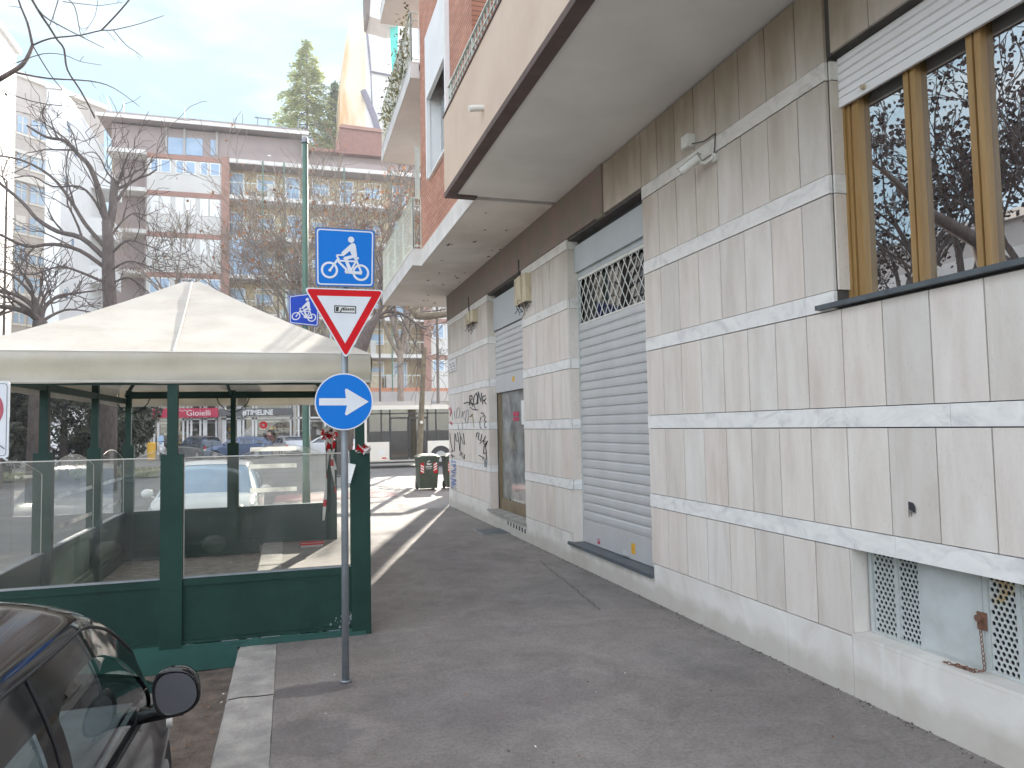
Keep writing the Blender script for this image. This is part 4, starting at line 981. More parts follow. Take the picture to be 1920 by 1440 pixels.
def bikesign(parent, corners, Y, blue, name='bicycle_sign', w=.40):
    """corners tl,tr,br,bl ; draws rounded blue plate, white line, cyclist"""
    tl, tr, br, bl = [Vector(c) for c in corners]
    k = MB(); plate(k, rpoly([tl, tr, br, bl], .02), Y, Y+.006); o = k.build(name, 'signedge', parent)
    k = MB(); plate(k, rpoly(inset([tl, tr, br, bl], .006*w/.4), .022*w/.4), Y-.0012, Y); k.build('blue_face', blue, o)
    k = MB(); q = inset([tl, tr, br, bl], .0125*w/.4); A = rpoly(q, .024*w/.4); B = rpoly(inset(q, .009*w/.4), .018*w/.4); n = len(A)
    vs = [(p.x, Y-.0022, p.z) for p in A+B]; k.add(vs, [(i, (i+1) % n, n+(i+1) % n, n+i) for i in range(n)]); k.build('white_border', 'signwhite', o)
    # cyclist drawn in the photograph's crop units (inner square 262..1120 x 395..1265)
    cnt = [0]
    def P(x, y):
        u = (x-245)/(1135-245); v = (y-385)/(1270-385); p = tl.lerp(tr, u).lerp(bl.lerp(br, u), v); return Vector((p.x, Y-.0024-cnt[0]*.00025, p.z))
    ux = (tr-tl)/890; uz = (bl-tl)/885
    k = MB()
    for cx, cy in ((455, 1022), (925, 1047)):
        cnt[0] += 1; c = P(cx, cy); k.ring(c, ux, uz, 93, 125, 36)
    def line(a, b, wd):
        cnt[0] += 1; d = Vector((b[0]-a[0], b[1]-a[1], 0)).normalized(); nx, ny = -d.y*wd/2, d.x*wd/2
        k.face([P(a[0]+nx, a[1]+ny), P(b[0]+nx, b[1]+ny), P(b[0]-nx, b[1]-ny), P(a[0]-nx, a[1]-ny)])
    for a, b, wd in (((462, 1025), (590, 840), 30), ((590, 878), (850, 880), 26), ((575, 880), (720, 1020), 32), ((850, 850), (935, 1050), 32), ((845, 890), (770, 1030), 28), ((690, 1045), (940, 1055), 44), ((558, 800), (600, 870), 26), ((560, 795), (670, 795), 24), ((820, 840), (892, 828), 34)): line(a, b, wd)
    for c, r in (((462, 1025), 22), ((776, 555), 47), ((705, 1035), 24)): cnt[0] += 1; k.ring(P(*c), ux, uz, 0.0, r, 20)
    for poly in ([(780, 612), (822, 605), (845, 640), (868, 800), (850, 812), (800, 800), (775, 770), (760, 725), (672, 800), (628, 775), (640, 745)],
                 [(868, 795), (860, 815), (745, 850), (712, 868), (655, 850), (672, 822), (780, 790)],
                 [(668, 850), (722, 862), (790, 1010), (795, 1060), (742, 1050), (700, 930)]):
        cnt[0] += 1; k.face([P(*q) for q in poly])
    k.build('cyclist_symbol', 'signwhite', o)
    return o
bikesign(ts, [S(590, 427), S(702.5, 433.5), S(701, 541), S(591, 538.5)], SY-.03, 'signblue')
# give way
Yt = SY-.034; tri = [S(569.5, 540.5), S(720, 545.5), S(648, 674)]
k = MB(); plate(k, rpoly(tri, .035), Yt, Yt+.006); o = k.build('give_way_sign', 'signwhite', ts)
k = MB(); plate(k, rpoly(inset(tri, .0085), .028), Yt-.0012, Yt); k.build('red_border', 'signred', o)
inn = [S(594, 556), S(695, 558.5), S(646.5, 645)]
k = MB(); plate(k, inn, Yt-.0025, Yt-.0013); k.build('white_field', 'signwhite', o)
k = MB(); plate(k, [S(626, 574), S(667, 575.5), S(667, 589.5), S(626, 588)], Yt-.0032, Yt-.0026, 0); plate(k, [S(628, 576), S(665, 577.3), S(665, 587.7), S(628, 586.4)], Yt-.004, Yt-.0033, 1)
k.face([p-Vector((0, .0012, 0)) for p in [S(629, 577, .0375), S(635, 577, .0375), S(634, 585.5, .0375), S(629, 585.5, .0375)]]); plate(k, [S(636, 586.5), S(640, 579), S(650, 576.8), S(641, 581), S(639, 586.6)], Yt-.0048, Yt-.0041)
for i in range(7): plate(k, [S(642+i*3.2, 579.5), S(644.4+i*3.2, 579.6), S(644.4+i*3.2, 584), S(642+i*3.2, 584)], Yt-.0048, Yt-.0041)
k.build('sticker', ['ink', 'whiteplastic'], o)
# arrow
Yc = SY-.034; c = S(644.5, 753.5); c.y = Yc
rad = (S(699, 753).x-S(590, 753).x)/2
k = MB(); k.ring(c, (1, 0, 0), (0, 0, 1), 0, rad, 48, 0, (0, .006, 0)); k.tube([c+Vector((0, .001, 0)), c+Vector((0, .006, 0))], rad*.99, 48); o = k.build('arrow_sign', 'signwhite', ts)
k = MB(); k.ring(c+Vector((0, -.0012, 0)), (1, 0, 0), (0, 0, 1), 0, rad*.955, 48); k.build('blue_face', 'signblue', o)
k = MB(); pts = [(598, 747), (648, 747), (646, 731), (649, 729), (690.5, 753.5), (649, 779), (646, 777), (650, 760.5), (598, 760.5)]
k.face([S(x, y, .0365) for x, y in pts]); k.build('white_arrow', 'signwhite', o)
for z in (2.78, 2.98, 2.55, 1.98, 1.80):
    k = MB(); k.box(.30, .42, SY-.028, SY-.018, z-.012, z+.012); k.tube([(.3585, SY+.035, z-.012), (.3585, SY+.035, z+.012)], .034, 12); k.build('clamp', 'pole', ts)
# round arrow back etc done. second bicycle sign on the green lamp pole
LY = 15.; lp = thing('street_lamp', 'tall pale green lamp pole with a small blue bicycle sign behind the gazebo', 'street lamp', (at(574, 806, LY).x, LY, -.15))
lx = lp.location.x; tp = at(572, 268, LY)
k = MB(); k.tube([(lx, LY, -.15), (lx, LY, 1.), (lx-.01, LY, 4), (tp.x, LY, tp.z)], [.085, .07, .062, .052], 14); k.tube([(lx, LY, -.15), (lx, LY, .25)], .10, 14); k.build('pole', 'polegreen', lp, smooth=True)
k = MB(); k.tube([(tp.x, LY, tp.z), (tp.x, LY, tp.z+.10)], [.075, .05], 12); k.build('cap', 'pole', lp)
Y2 = LY-.09; tl, tr, br_, bl_ = at(541, 553, Y2), at(599, 546, Y2), at(597, 612, Y2), at(541, 614, Y2)
tl, tr, br_, bl_ = [Vector((p.x, Y2, p.z)) for p in (at(541, 554, Y2), at(600, 547, Y2), at(597, 613, Y2), at(542, 607, Y2))]
bikesign(lp, [tl, tr, br_, bl_], Y2, 'signblue2', w=.62)
# no parking panel at the left edge
np_ = thing('no_parking_panel', 'white panel with a red ring and arrow at the left edge', 'traffic sign', (-1.82, 5.25, -.15))
k = MB(); k.tube([(-1.815, 5.24, -.15), (-1.815, 5.24, 2.03)], .024, 12); k.build('pole', 'pole', np_, smooth=True)
k = MB(); A = [Vector((-1.99, 5.2, 2.03)), Vector((-1.64, 5.2, 2.03)), Vector((-1.64, 5.2, 1.565)), Vector((-1.99, 5.2, 1.565))]; plate(k, rpoly(A, .02), 5.19, 5.2); o = k.build('panel', 'signwhite', np_)
k = MB(); q = inset(A, .012); A_ = rpoly(q, .02); B_ = rpoly(inset(q, .003), .018); n = len(A_); k.add([(p.x, 5.1885, p.z) for p in A_+B_], [(i, (i+1) % n, n+(i+1) % n, n+i) for i in range(n)]); k.build('border', 'ink', o)
k = MB(); k.ring((-1.815, 5.1885, 1.86), (1, 0, 0), (0, 0, 1), .115, .145, 40); k.build('red_ring', mat('faded_sign_red', (.42, .07, .10), (.38, .06, .09), 4, .5), o)
k = MB(); k.bar((-1.76, 5.188, 1.70), (-1.66, 5.188, 1.62), .002, .018, up=(0, 1, 0)); k.bar((-1.92, 5.188, 1.66), (-1.70, 5.188, 1.66), .002, .012, up=(0, 1, 0)); k.build('arrow', 'ink', o)

# ------------------------------------------------------------------ cars
def interp(tab, y):
    if y <= tab[0][0]: return tab[0][1]
    if y >= tab[-1][0]: return tab[-1][1]
    m = len(tab); i = 0
    while y > tab[i+1][0]: i += 1
    def sl(j): return (tab[j+1][1]-tab[j][1])/(tab[j+1][0]-tab[j][0])
    def tg(j):
        if j == 0: return sl(0)
        if j == m-1: return sl(m-2)
        p, q = sl(j-1), sl(j); return 0. if p*q <= 0 else 2*p*q/(p+q)
    h_ = tab[i+1][0]-tab[i][0]; t = (y-tab[i][0])/h_; a, b = tab[i][1], tab[i+1][1]; ma, mb2 = tg(i)*h_, tg(i+1)*h_
    return (2*t**3-3*t*t+1)*a+(t**3-2*t*t+t)*ma+(-2*t**3+3*t*t)*b+(t**3-t*t)*mb2
CARFN = {}
def make_car(name, label, loc, rz, P, paint, glass='carglassd', group=None, detail=1, interior=False):
    """local: +y is the nose. P: L,W, top, belt, rail tables (y -> value), wheels"""
    root = thing(name, label, 'car', loc, group, rz)
    root.rotation_euler = (0, 0, 0); root.location = (0, 0, 0)
    L, W = P['L'], P['W']; h = W/2; ya, yb_ = -L/2, L/2
    yF, yR = P['wheels']; wr = P.get('wr', .29); aR = wr+.045
    def wid(y):
        e = .0
        t = (y-(yb_-.75))/.75
        if t > 0: e += .26*t**2.4
        t = ((ya+.6)-y)/.6
        if t > 0: e += .15*t**2.4
        return h-e
    top = lambda y: interp(P['top'], y); belt = lambda y: interp(P['belt'], y)
    railw = lambda y: interp(P['railw'], y)*h
    def railz(y): return max(belt(y)+.012, top(y)-interp(P['crown'], y))
    def low(y):
        z = interp(P.get('low', [(ya, .26), (ya+.3, .17), (yb_-.3, .17), (yb_, .22)]), y)
        for yw in (yF, yR):
            d = abs(y-yw)
            if d < aR: z = max(z, wr+math.sqrt(aR*aR-d*d))
        return z
    def flare(y, z):
        f = 0
        for yw in (yF, yR):
            d = math.hypot(y-yw, z-wr); f += .022*math.exp(-((d-aR)/.10)**2)
        return f
    def body(y, t, s):   # lower side
        z0, z1 = low(y), belt(y); z = z0+(z1-z0)*t; w = wid(y)
        q = (z-.17)/(max(belt(y), .5)-.17); w2 = w*(1-.055*(1-q)**2-.045*max(0, q-.72)**1.5*6*.6)
        return Vector((s*(w2+flare(y, z)-.018*math.exp(-((z-.78*z1)/.03)**2)*0), y, z))
    def green(y, t, s):  # greenhouse side
        z0, z1 = belt(y), railz(y); w0 = wid(y)*(1-.045*.28**1.5*6*.6); w1 = min(railw(y), w0)
        b_ = .03*math.sin(math.pi*t)*(z1-z0)/.45
        return Vector((s*(w0+(w1-w0)*(t**1.25)+b_), y, z0+(z1-z0)*t))
    def roofp(y, t, s):  # from rail (t=0) to centre (t=1)
        w0 = wid(y)*.963; w1 = min(railw(y), w0); z0, z1 = railz(y), top(y)
        a = t*math.pi/2; return Vector((s*w1*max(0., math.cos(a))**.8, y, z0+(z1-z0)*math.sin(a)))
    ys = [ya+L*i/(44*detail) for i in range(44*detail+1)]
    extra = []
    for yw in (yF, yR):
        for i in range(17): extra.append(yw+aR*math.cos(math.pi*i/16)*.999)
    SW = P['side']     # list of (y0,y1) side windows with lower/upper curves t0,t1
    for s_ in SW: extra += [s_[0], s_[1]]
    ws0, ws1 = P['wind']; rw0, rw1 = P['rear']; extra += [ws0, ws1, rw0, rw1]
    ys = sorted(set(round(y, 4) for y in ys+extra if ya <= y <= yb_))
    B = MB(); GG = {}; DD = {}
    def strip(fn, y0, y1, ts0, ts1, mbx, s, mi=0):
        n = len(ts0)
        vs = [fn(y0, t, s) for t in ts0]+[fn(y1, t, s) for t in ts1]
        fs = [(i, i+1, n+i+1, n+i) if s > 0 else (i, n+i, n+i+1, i+1) for i in range(n-1)]
        mbx.add(vs, fs, mi)
    CARFN[name+label] = green
    lin = lambda a, b, n: [a+(b-a)*i/n for i in range(n+1)]
    pan = P.get('pillars', [])
    for y0, y1 in zip(ys[:-1], ys[1:]):
        ym = (y0+y1)/2
        for s in (1, -1):
            D = DD.setdefault('f' if ym > 0 else 'r', MB())
            strip(body, y0, y1, lin(0, 1, 10), lin(0, 1, 10), B, s)
            win = None
            for w in SW:
                if w[0] <= ym <= w[1]: win = w
            if win:
                G = GG.setdefault((s, win[0]), MB())
                a0, a1 = win[2](y0), win[3](y0); b0, b1 = win[2](y1), win[3](y1)
                strip(green, y0, y1, lin(0, a0, 2), lin(0, b0, 2), B, s); strip(green, y0, y1, lin(a1, 1, 3), lin(b1, 1, 3), B, s)
                strip(lambda y, t, s: green(y, t, s)-Vector((s*.008, 0, 0)), y0, y1, lin(a0, a1, 6), lin(b0, b1, 6), G, s)
            else: strip(green, y0, y1, lin(0, 1, 8), lin(0, 1, 8), B, s)
            isg = (ws0 <= ym <= ws1) or (rw0 <= ym <= rw1)
            e = .085
            if isg:
                strip(roofp, y0, y1, lin(0, e, 2), lin(0, e, 2), B, s)
                strip(lambda y, t, s: roofp(y, t, s)-Vector((0, 0, .006)), y0, y1, lin(e, 1, 6), lin(e, 1, 6), D, s)
            else: strip(roofp, y0, y1, lin(0, 1, 8), lin(0, 1, 8), B, s)
    # end caps
    for yy, sg in ((ya, -1), (yb_, 1)):
        ring = [body(yy, t, 1) for t in lin(0, 1, 10)]+[green(yy, t, 1) for t in lin(0, 1, 3)][1:]+[roofp(yy, t, 1) for t in lin(0, 1, 8)][1:]
        full = ring+[Vector((-p.x, p.y, p.z)) for p in ring[::-1]][1:]
        c = Vector((0, yy+sg*.05, .45)); n = len(full)
        mids = [p.lerp(c, .35)+Vector((0, sg*.035, 0)) for p in full]
        B.add(full+mids+[c], [(i, i+1, n+i+1, n+i) for i in range(n-1)]+[(n+i, n+i+1, 2*n) for i in range(n-1)]+[(n-1, 0, n, 2*n-1)])
    bo = B.build('body', paint, root, smooth=True, merge=.002)
    for G in GG.values(): G.build('side_window', glass, root, smooth=True, merge=.002)
    for q_, D in DD.items():
        if D.v: D.build('windscreen' if q_ == 'f' else 'rear_window', glass, root, smooth=True, merge=.002)
    # dark under floor and wheel wells
    U = MB(); U.box(-h+.12, h-.12, ya+.12, yb_-.12, .16, .30)
    for yw in (yF, yR): U.box(-h+.10, h-.10, yw-aR, yw+aR, .2, wr+aR-.02)
    U.box(-h+.08, h-.08, ya+.25, yb_-1.05 if not interior else yb_-1.2, .30, .50)
    if not interior: U.box(-h+.1, h-.1, ya+.35, yb_-1.25, .5, min(P['belt'][1][1]-.05, .82))
    U.build('underbody', 'black', root)
    for yw in (yF, yR):
        for s in (1, -1):
            k = MB(); x1 = s*(h-.02); x0 = s*(h-.20)
            k.tube([(x0, yw, wr), (x0+s*.02, yw, wr), (x1-s*.02, yw, wr), (x1, yw, wr)], [wr*.93, wr, wr, wr*.93], 26); w = k.build('wheel', 'tyre', root)
            k = MB(); k.tube([(x1+s*.001, yw, wr), (x1+s*.006, yw, wr)], wr*.62, 20)
            k.build('rim', 'rim', w)
            k = MB()
            for i in range(5):
                a = i*2*math.pi/5+.63; p = Vector((x1+s*.008, yw+wr*.4*math.cos(a), wr+wr*.4*math.sin(a))); k.tube([p, p+Vector((s*.001, 0, 0))], wr*.12, 8)
            k.build('rim_opening', 'black', w)
    # lamps, plates, grille, mirrors
    fy = yb_+.02
    for s in (1, -1):
        k = MB(); k.ball((s*(wid(yb_-.12)-.13), yb_-.13, .62), .13, .16, .10); k.build('headlight', 'amber', root, smooth=True)
        k = MB(); zt_ = P['belt'][0][1]-.10
        k.box(s*(wid(ya+.03)-.16), s*(wid(ya+.03)-.0), ya-.03, ya+.14, zt_-.16, zt_+.06); k.build('tail_light', 'redlamp', root)
    k = MB(); k.box(-.35, .35, yb_-.02, yb_+.055, .30, .42); k.build('grille', 'black', root)
    k = MB(); k.box(-.26, .26, ya-.06, ya-.045, .50, .61); k.build('number_plate', 'whitepaint', root)
    k = MB(); k.box(-.26, .26, yb_+.052, yb_+.062, .44, .55); k.build('number_plate', 'whitepaint', root)
    mz = P.get('mirror')
    if mz:
        for s in (1, -1):
            k = MB(); my, mzz = mz; x = wid(my)
            k.ball((s*(x+.10), my, mzz), .095, .06, .075, 14, 10); k.bar((s*(x-.03), my+.0, mzz-.075), (s*(x+.09), my, mzz-.03), .05, .035)
            mo = k.build('wing_mirror', paint if not interior else 'plasticblk', root, smooth=True)
    if interior:
        k = MB(); b0 = belt(.2)
        k.box(-h+.09, h-.09, ws0-.25, ws1-.05, .5, b0-.02); k.build('dashboard', 'carint', root)
        k = MB(); k.box(-h+.07, -h+.10, ya+.6, ws1-.1, .3, b0-.01); k.build('door_card', 'doorcard', root)
        k = MB(); k.box(h-.10, h-.07, ya+.6, ws1-.1, .3, b0-.02); k.build('door_card', 'carint', root)
        for x in (-.36, .36):
            k = MB(); k.box(x-.24, x+.24, -.35, .15, .3, .55); k.obox((x, -.42, .80), (.22, 0, 0), (0, .06, .015), (0, -.08, .30), 0); k.build('seat', 'carint', root)
            k = MB(); k.obox((x, -.53, 1.17), (.13, 0, 0), (0, .05, 0), (0, 0, .09)); k.build('headrest', 'carint', root)
        k = MB(); k.ring((-.36, .42, .86), (1, 0, 0), (0, .35, .93), .16, .185, 24, 0, (0, .03, -.01)); k.build('steering_wheel', 'black', root)
        k = MB(); k.tube([(-h+.105, .52, .72), (-h+.15, .52, .72)], [.10, .09], 22); k.ring((-h+.152, .52, .72), (0, 1, 0), (0, 0, 1), .06, .09, 20); k.build('speaker', 'plasticblk', root)
    root.rotation_euler = (0, 0, rz); root.location = loc
    return root
def lerpfn(pts): return lambda y: interp(pts, y)
def arch(y0, y1, base, peak, k=.5): return lambda y: base+(peak-base)*max(0., 1-abs((y-(y0+y1)/2)/((y1-y0)/2))**2.6)**k
HATCH = dict(L=3.55, W=1.63, wheels=(1.18, -1.17), top=[(-1.78, .86), (-1.70, 1.10), (-1.35, 1.38), (-.7, 1.465), (-.1, 1.475), (.28, 1.41), (.62, 1.20), (1.02, .94), (1.3, .86), (1.6, .72), (1.775, .52)],
             belt=[(-1.78, .84), (-1.2, .90), (.3, .86), (1.0, .84), (1.35, .76), (1.6, .64), (1.775, .46)], railw=[(-1.78, .80), (-.6, .74), (.2, .74), (.7, .82), (1.1, .90), (1.775, .9)], crown=[(-1.78, .02), (-1.2, .06), (0, .065), (.9, .05), (1.2, .09), (1.775, .03)],
             wind=(.26, 1.0), rear=(-1.70, -1.36), mirror=(.74, .95))
HATCH['side'] = [(-.06, .80, lambda y: .07, lambda y: .07+(.80)*max(0., min(1., ((.82-y)/.5)))**.62), (-.96, -.20, lambda y: .07, lambda y: .83), (-1.40, -1.04, lambda y: .07+.5*max(0, (-1.04-y)/.36)*.6, lambda y: .80-.10*max(0, (-1.04-y)/.36))]
SAL = dict(HATCH); SAL.update(L=4.2, W=1.72, wheels=(1.32, -1.30), top=[(-2.1, .90), (-2.02, 1.12), (-1.72, 1.36), (-.9, 1.45), (-.1, 1.45), (.3, 1.38), (.75, 1.15), (1.1, .95), (1.6, .85), (1.95, .72), (2.1, .52)],
             belt=[(-2.1, .88), (-1.4, .93), (.3, .89), (1.1, .88), (1.6, .80), (1.95, .66), (2.1, .46)], railw=[(-2.1, .82), (-.9, .75), (.2, .75), (.8, .84), (1.2, .9), (2.1, .9)], crown=[(-2.1, .02), (-1.2, .06), (0, .065), (1., .05), (1.3, .08), (2.1, .03)], wind=(.3, 1.06), rear=(-2.02, -1.72), mirror=(.8, .98))
SAL['side'] = [(-.1, .85, lambda y: .07, lambda y: .07+(.80)*max(0., min(1., ((.88-y)/.5)))**.62), (-1.05, -.2, lambda y: .07, lambda y: .85), (-1.75, -1.15, lambda y: .07, lambda y: .85-.35*max(0, (-1.15-y)/.6))]
# near black car, small round-backed city car
NEAR = dict(L=3.42, W=1.63, wheels=(1.14, -1.17), wr=.28,
    top=[(-1.71, .80), (-1.62, 1.05), (-1.35, 1.26), (-.9, 1.34), (-.35, 1.385), (.14, 1.385), (.44, 1.315), (.76, 1.12), (.98, .90), (1.2, .84), (1.5, .72), (1.71, .48)],
    belt=[(-1.71, .78), (-1.2, .86), (-.3, .835), (.5, .80), (.95, .775), (1.25, .72), (1.5, .62), (1.71, .42)],
    railw=[(-1.71, .82), (-.9, .84), (0, .86), (.4, .865), (.8, .90), (1.1, .93), (1.71, .9)], crown=[(-1.71, .02), (-1.2, .07), (0, .12), (.5, .11), (.95, .06), (1.2, .09), (1.71, .03)],
    wind=(.34, .94), rear=(-1.6, -1.3), mirror=None)
NEAR['side'] = [(-.22, .84, lambda y: .06, lambda y: .06+.74*max(0., 1-(max(0., y+.02)/.88)**2.6)**.5*(1-.14*max(0., (-.02-y)/.20)**2)),
                (-1.25, -.37, lambda y: .06, lambda y: .74-.30*max(0, (-.7-y)/.55)**1.6)]
def hscale(P, f):
    Q = dict(P)
    for k in ('top', 'belt'): Q[k] = [(a, b*f) for a, b in P[k]]
    if Q.get('mirror'): Q['mirror'] = (Q['mirror'][0], Q['mirror'][1]*f)
    return Q
near_car = make_car('parked_car', 'small black round-backed car parked along the kerb in the foreground', (-1.315, 2.37, -.15), 0, NEAR, 'paintblack', 'carglass', detail=3, interior=True)
# its wing mirror, indicator, door seams
mc = at(333, 1293, 2.95)-near_car.location
k = MB()
def mf(u, v):
    a = 2*math.pi*u; r, yy = ((0.0, -.034), (.80, -.034), (.90, -.040), (.965, -.038), (1., -.025), (.99, .0), (.93, .035), (.78, .065), (.5, .085), (0., .092))[int(round(v*9))]
    sx = .080*math.copysign(abs(math.cos(a))**.8, math.cos(a))*(1-.10*math.sin(a)*math.cos(a)); sz = .084*math.copysign(abs(math.sin(a))**.85, math.sin(a))*(1-.12*math.cos(a))
    return Vector((sx*r, yy, sz*r))+mc+near_car.location
k.grid(mf, 28, 9); w0 = mc+near_car.location
k.bar(w0+Vector((-.13, .02, -.085)), w0+Vector((.02, .02, -.07)), .07, .035)
mo = k.build('wing_mirror', 'paintblack', near_car, smooth=True)
k = MB(); k.face([w0+Vector((.070*math.copysign(abs(math.cos(a))**.8, math.cos(a)), -.0365, .074*math.copysign(abs(math.sin(a))**.85, math.sin(a))*(1-.12*math.cos(a)))) for a in [6.2832*i/28 for i in range(28)]][::-1]); k.build('mirror_glass', mat('dark_mirror_glass', (.10, .10, .11), (.12, .12, .13), 2, .25, .0), mo)
gfn = CARFN['parked_car'+near_car['label']]
k = MB(); k.tube([gfn(-1.3+2.2*i/60, .985, 1)+near_car.location+Vector((.002, 0, 0)) for i in range(61)], .005, 5); k.build('roof_seam', 'black', near_car, smooth=True)
k = MB(); k.tube([gfn(-.285-.03*(1-i/12), .985*i/12, 1)+near_car.location+Vector((.002, 0, 0)) for i in range(13)], .004, 5); k.tube([gfn(y_, .04, 1)+near_car.location+Vector((.003, 0, 0)) for y_ in [-1.2+2.05*i/40 for i in range(41)]], .007, 5); k.build('door_seam', 'plasticblk', near_car, smooth=True)
k = MB(); k.tube([at(323, 1353, 3.25)+Vector((-.02, 0, 0)), at(323, 1353, 3.25)], .018, 12); k.build('side_indicator', 'amber', near_car)

white_car = make_car('parked_car', 'white hatchback seen head-on through the back panes of the gazebo', (at(386, 925, 12.9).x, 13.95, -.15), math.pi, hscale(HATCH, .91), 'paintwhite', 'bluescreen')
k = MB(); p = at(397, 866, 14.1); k.tube([p, p+Vector((.0, .02, .36))], .005, 5); k.tube([p-Vector((0, 0, .02)), p+Vector((0, 0, .03))], .016, 8); k.v = [(Matrix.Rotation(-math.pi, 4, 'Z') @ (v-white_car.location))+white_car.location for v in k.v]; k.build('aerial', 'black', white_car)
def far_car(px, Yc, label, rz, P, paint, nm='parked_car'):
    p = at(px, 820, Yc); return make_car(nm, label, (p.x, Yc, -.15), rz, P, paint, 'carglassd', 'cars parked along the far side of the boulevard')
far_car(370, 55.2, 'dark green and blue hatchback parked in front of the red shop sign', R(-140+180+0)+R(0), hscale(HATCH, 1.08), 'paintdark')
far_car(448, 53., 'grey blue hatchback seen side on below the dark shop sign', R(82), hscale(SAL, 1.02), 'paintblue')
far_car(537, 56.3, 'silver estate car parked behind the grey blue hatchback', R(18), SAL, 'paintsilver')
far_car(60, 47.5, 'silver saloon seen side on behind the dark evergreen tree', R(-88), SAL, 'paintsilver')
far_car(613, 55.5, 'white car with a blue tint behind the gazebo corner post', R(70), SAL, 'paintwhite')
# scooter
sp_ = at(303, 850, 54.); sc_ = thing('scooter', 'white motor scooter parked beside the dark hatchback', 'scooter', (sp_.x, 54., -.15)); X = sp_.x
k = MB(); k.ball((X, 53.95, .55), .20, .35, .30); k.ball((X, 54.5, .60), .17, .45, .22); k.bar((X, 53.75, .45), (X, 53.62, 1.05), .36, .05, up=(0, 1, 0)); k.box(X-.18, X+.18, 53.8, 54.5, .28, .34); k.build('body', 'paintwhite', sc_, smooth=True)
k = MB(); k.ball((X, 54.45, .84), .15, .38, .06); k.build('seat', 'black', sc_, smooth=True)
for y in (53.65, 54.75):
    k = MB(); k.tube([(X-.05, y, .1), (X+.05, y, .1)], .25, 16); k.build('wheel', 'tyre', sc_)
k = MB(); k.tube([(X-.30, 53.7, 1.08), (X, 53.66, 1.10), (X+.30, 53.7, 1.08)], .02, 6); k.build('handlebar', 'black', sc_)
k = MB(); k.ball((X, 53.6, 1.0), .11, .08, .09); k.face([(X-.2, 53.62, 1.12), (X+.2, 53.62, 1.12), (X+.14, 53.75, 1.5), (X-.14, 53.75, 1.5)]); k.build('windshield', 'winblue', sc_)
# yellow bin
p = at(284, 846, 53.5); yb = thing('yellow_bin', 'small yellow roadside bin on the edge of the boulevard', 'bin', (p.x, 53.5, -.1)); k = MB(); k.tube([(p.x, 53.5, -.1), (p.x, 53.5, .7), (p.x, 53.5, .95)], [.24, .27, .27], 14); k.build('body', 'yellow', yb)
k = MB(); k.tube([(p.x, 53.5, .95), (p.x, 53.5, 1.02), (p.x, 53.5, 1.08)], [.29, .28, .15], 14); k.build('lid', 'yellow', yb)

# wheelie bins on the pavement corner
def wheelie(loc, label, decal=True):
    t = thing('wheelie_bin', label, 'bin', loc, 'wheelie bins on the pavement corner'); x, y, z = loc
    def tp(mbx, w0, d0, w1, d1, z0, z1, mi=0): mbx.add([(x-w0, y-d0, z+z0), (x+w0, y-d0, z+z0), (x+w0, y+d0, z+z0), (x-w0, y+d0, z+z0), (x-w1, y-d1, z+z1), (x+w1, y-d1, z+z1), (x+w1, y+d1, z+z1), (x-w1, y+d1, z+z1)], [(0, 3, 2, 1), (4, 5, 6, 7), (0, 1, 5, 4), (1, 2, 6, 5), (2, 3, 7, 6), (3, 0, 4, 7)], mi)
    k = MB(); tp(k, .235, .26, .285, .33, .05, .88); tp(k, .295, .345, .295, .345, .84, .90); b = k.build('body', 'greenbin', t)
    k = MB()
    def lf(u, v):
        a = (u-.5)*2; c = (v-.5)*2; return Vector((x+a*.315, y+c*.365, z+.905+.075*(1-a**4)*(1-c**4)))
    k.grid(lf, 10, 10); tp(k, .31, .36, .315, .365, .885, .91); k.tube([(x-.28, y+.38, z+.92), (x+.28, y+.38, z+.92)], .018, 8); k.build('lid', 'greyconc' if 0 else 'greenbin', t, smooth=False)
    for s in (-1, 1):
        k = MB(); k.tube([(x+s*.20, y+.28, z+.10), (x+s*.26, y+.28, z+.10)], .10, 16); k.build('wheel', 'tyre', t)
    for s in (-1, 1):
        k = MB()
        def q(xx, zz): 
            f = (zz-.05)/.83; return (x+xx, y-(.26+.07*f)-.003, z+zz)
        cx = s*.18
        for j in range(3):
            z0 = .52+j*.07
            k.face([q(cx-.045, z0), q(cx+.045, z0+s*.05), q(cx+.045, z0+.04+s*.05), q(cx-.045, z0+.04)], 1)
        k.face([Vector(q(cx-.05, .46))+Vector((0, .0012, 0)), Vector(q(cx+.05, .46))+Vector((0, .0012, 0)), Vector(q(cx+.05, .74))+Vector((0, .0012, 0)), Vector(q(cx-.05, .74))+Vector((0, .0012, 0))], 0)
        k.build('reflective_sticker', ['signred', 'whitepaint'], b)
    if decal:
        k = MB()
        k.tube([(x+.03, y-.335, z+.80), (x-.03, y-.335, z+.785), (x-.035, y-.333, z+.74)], .012, 5); k.tube([(x-.07, y-.332, z+.72), (x+.07, y-.332, z+.715)], .010, 5); k.tube([(x-.05, y-.332, z+.69), (x-.01, y-.332, z+.70), (x+.04, y-.332, z+.69)], .010, 5)
        for i in range(6): k.box(x-.09+i*.03, x-.072+i*.03, y-.332, y-.328, z+.62, z+.655)
        for i in range(7): k.box(x-.07+i*.02, x-.058+i*.02, y-.326, y-.322, z+.575, z+.59)
        k.build('logo', 'whitepaint', b)
    return t
g_ = gz(804, 919); wheelie((g_.x, g_.y+.25, 0), 'dark green wheelie bin with white logo and red striped stickers')
g2 = gz(858, 917); wheelie((g2.x-.02, g2.y+.35, 0), 'dark green wheelie bin half hidden behind the building corner', False)

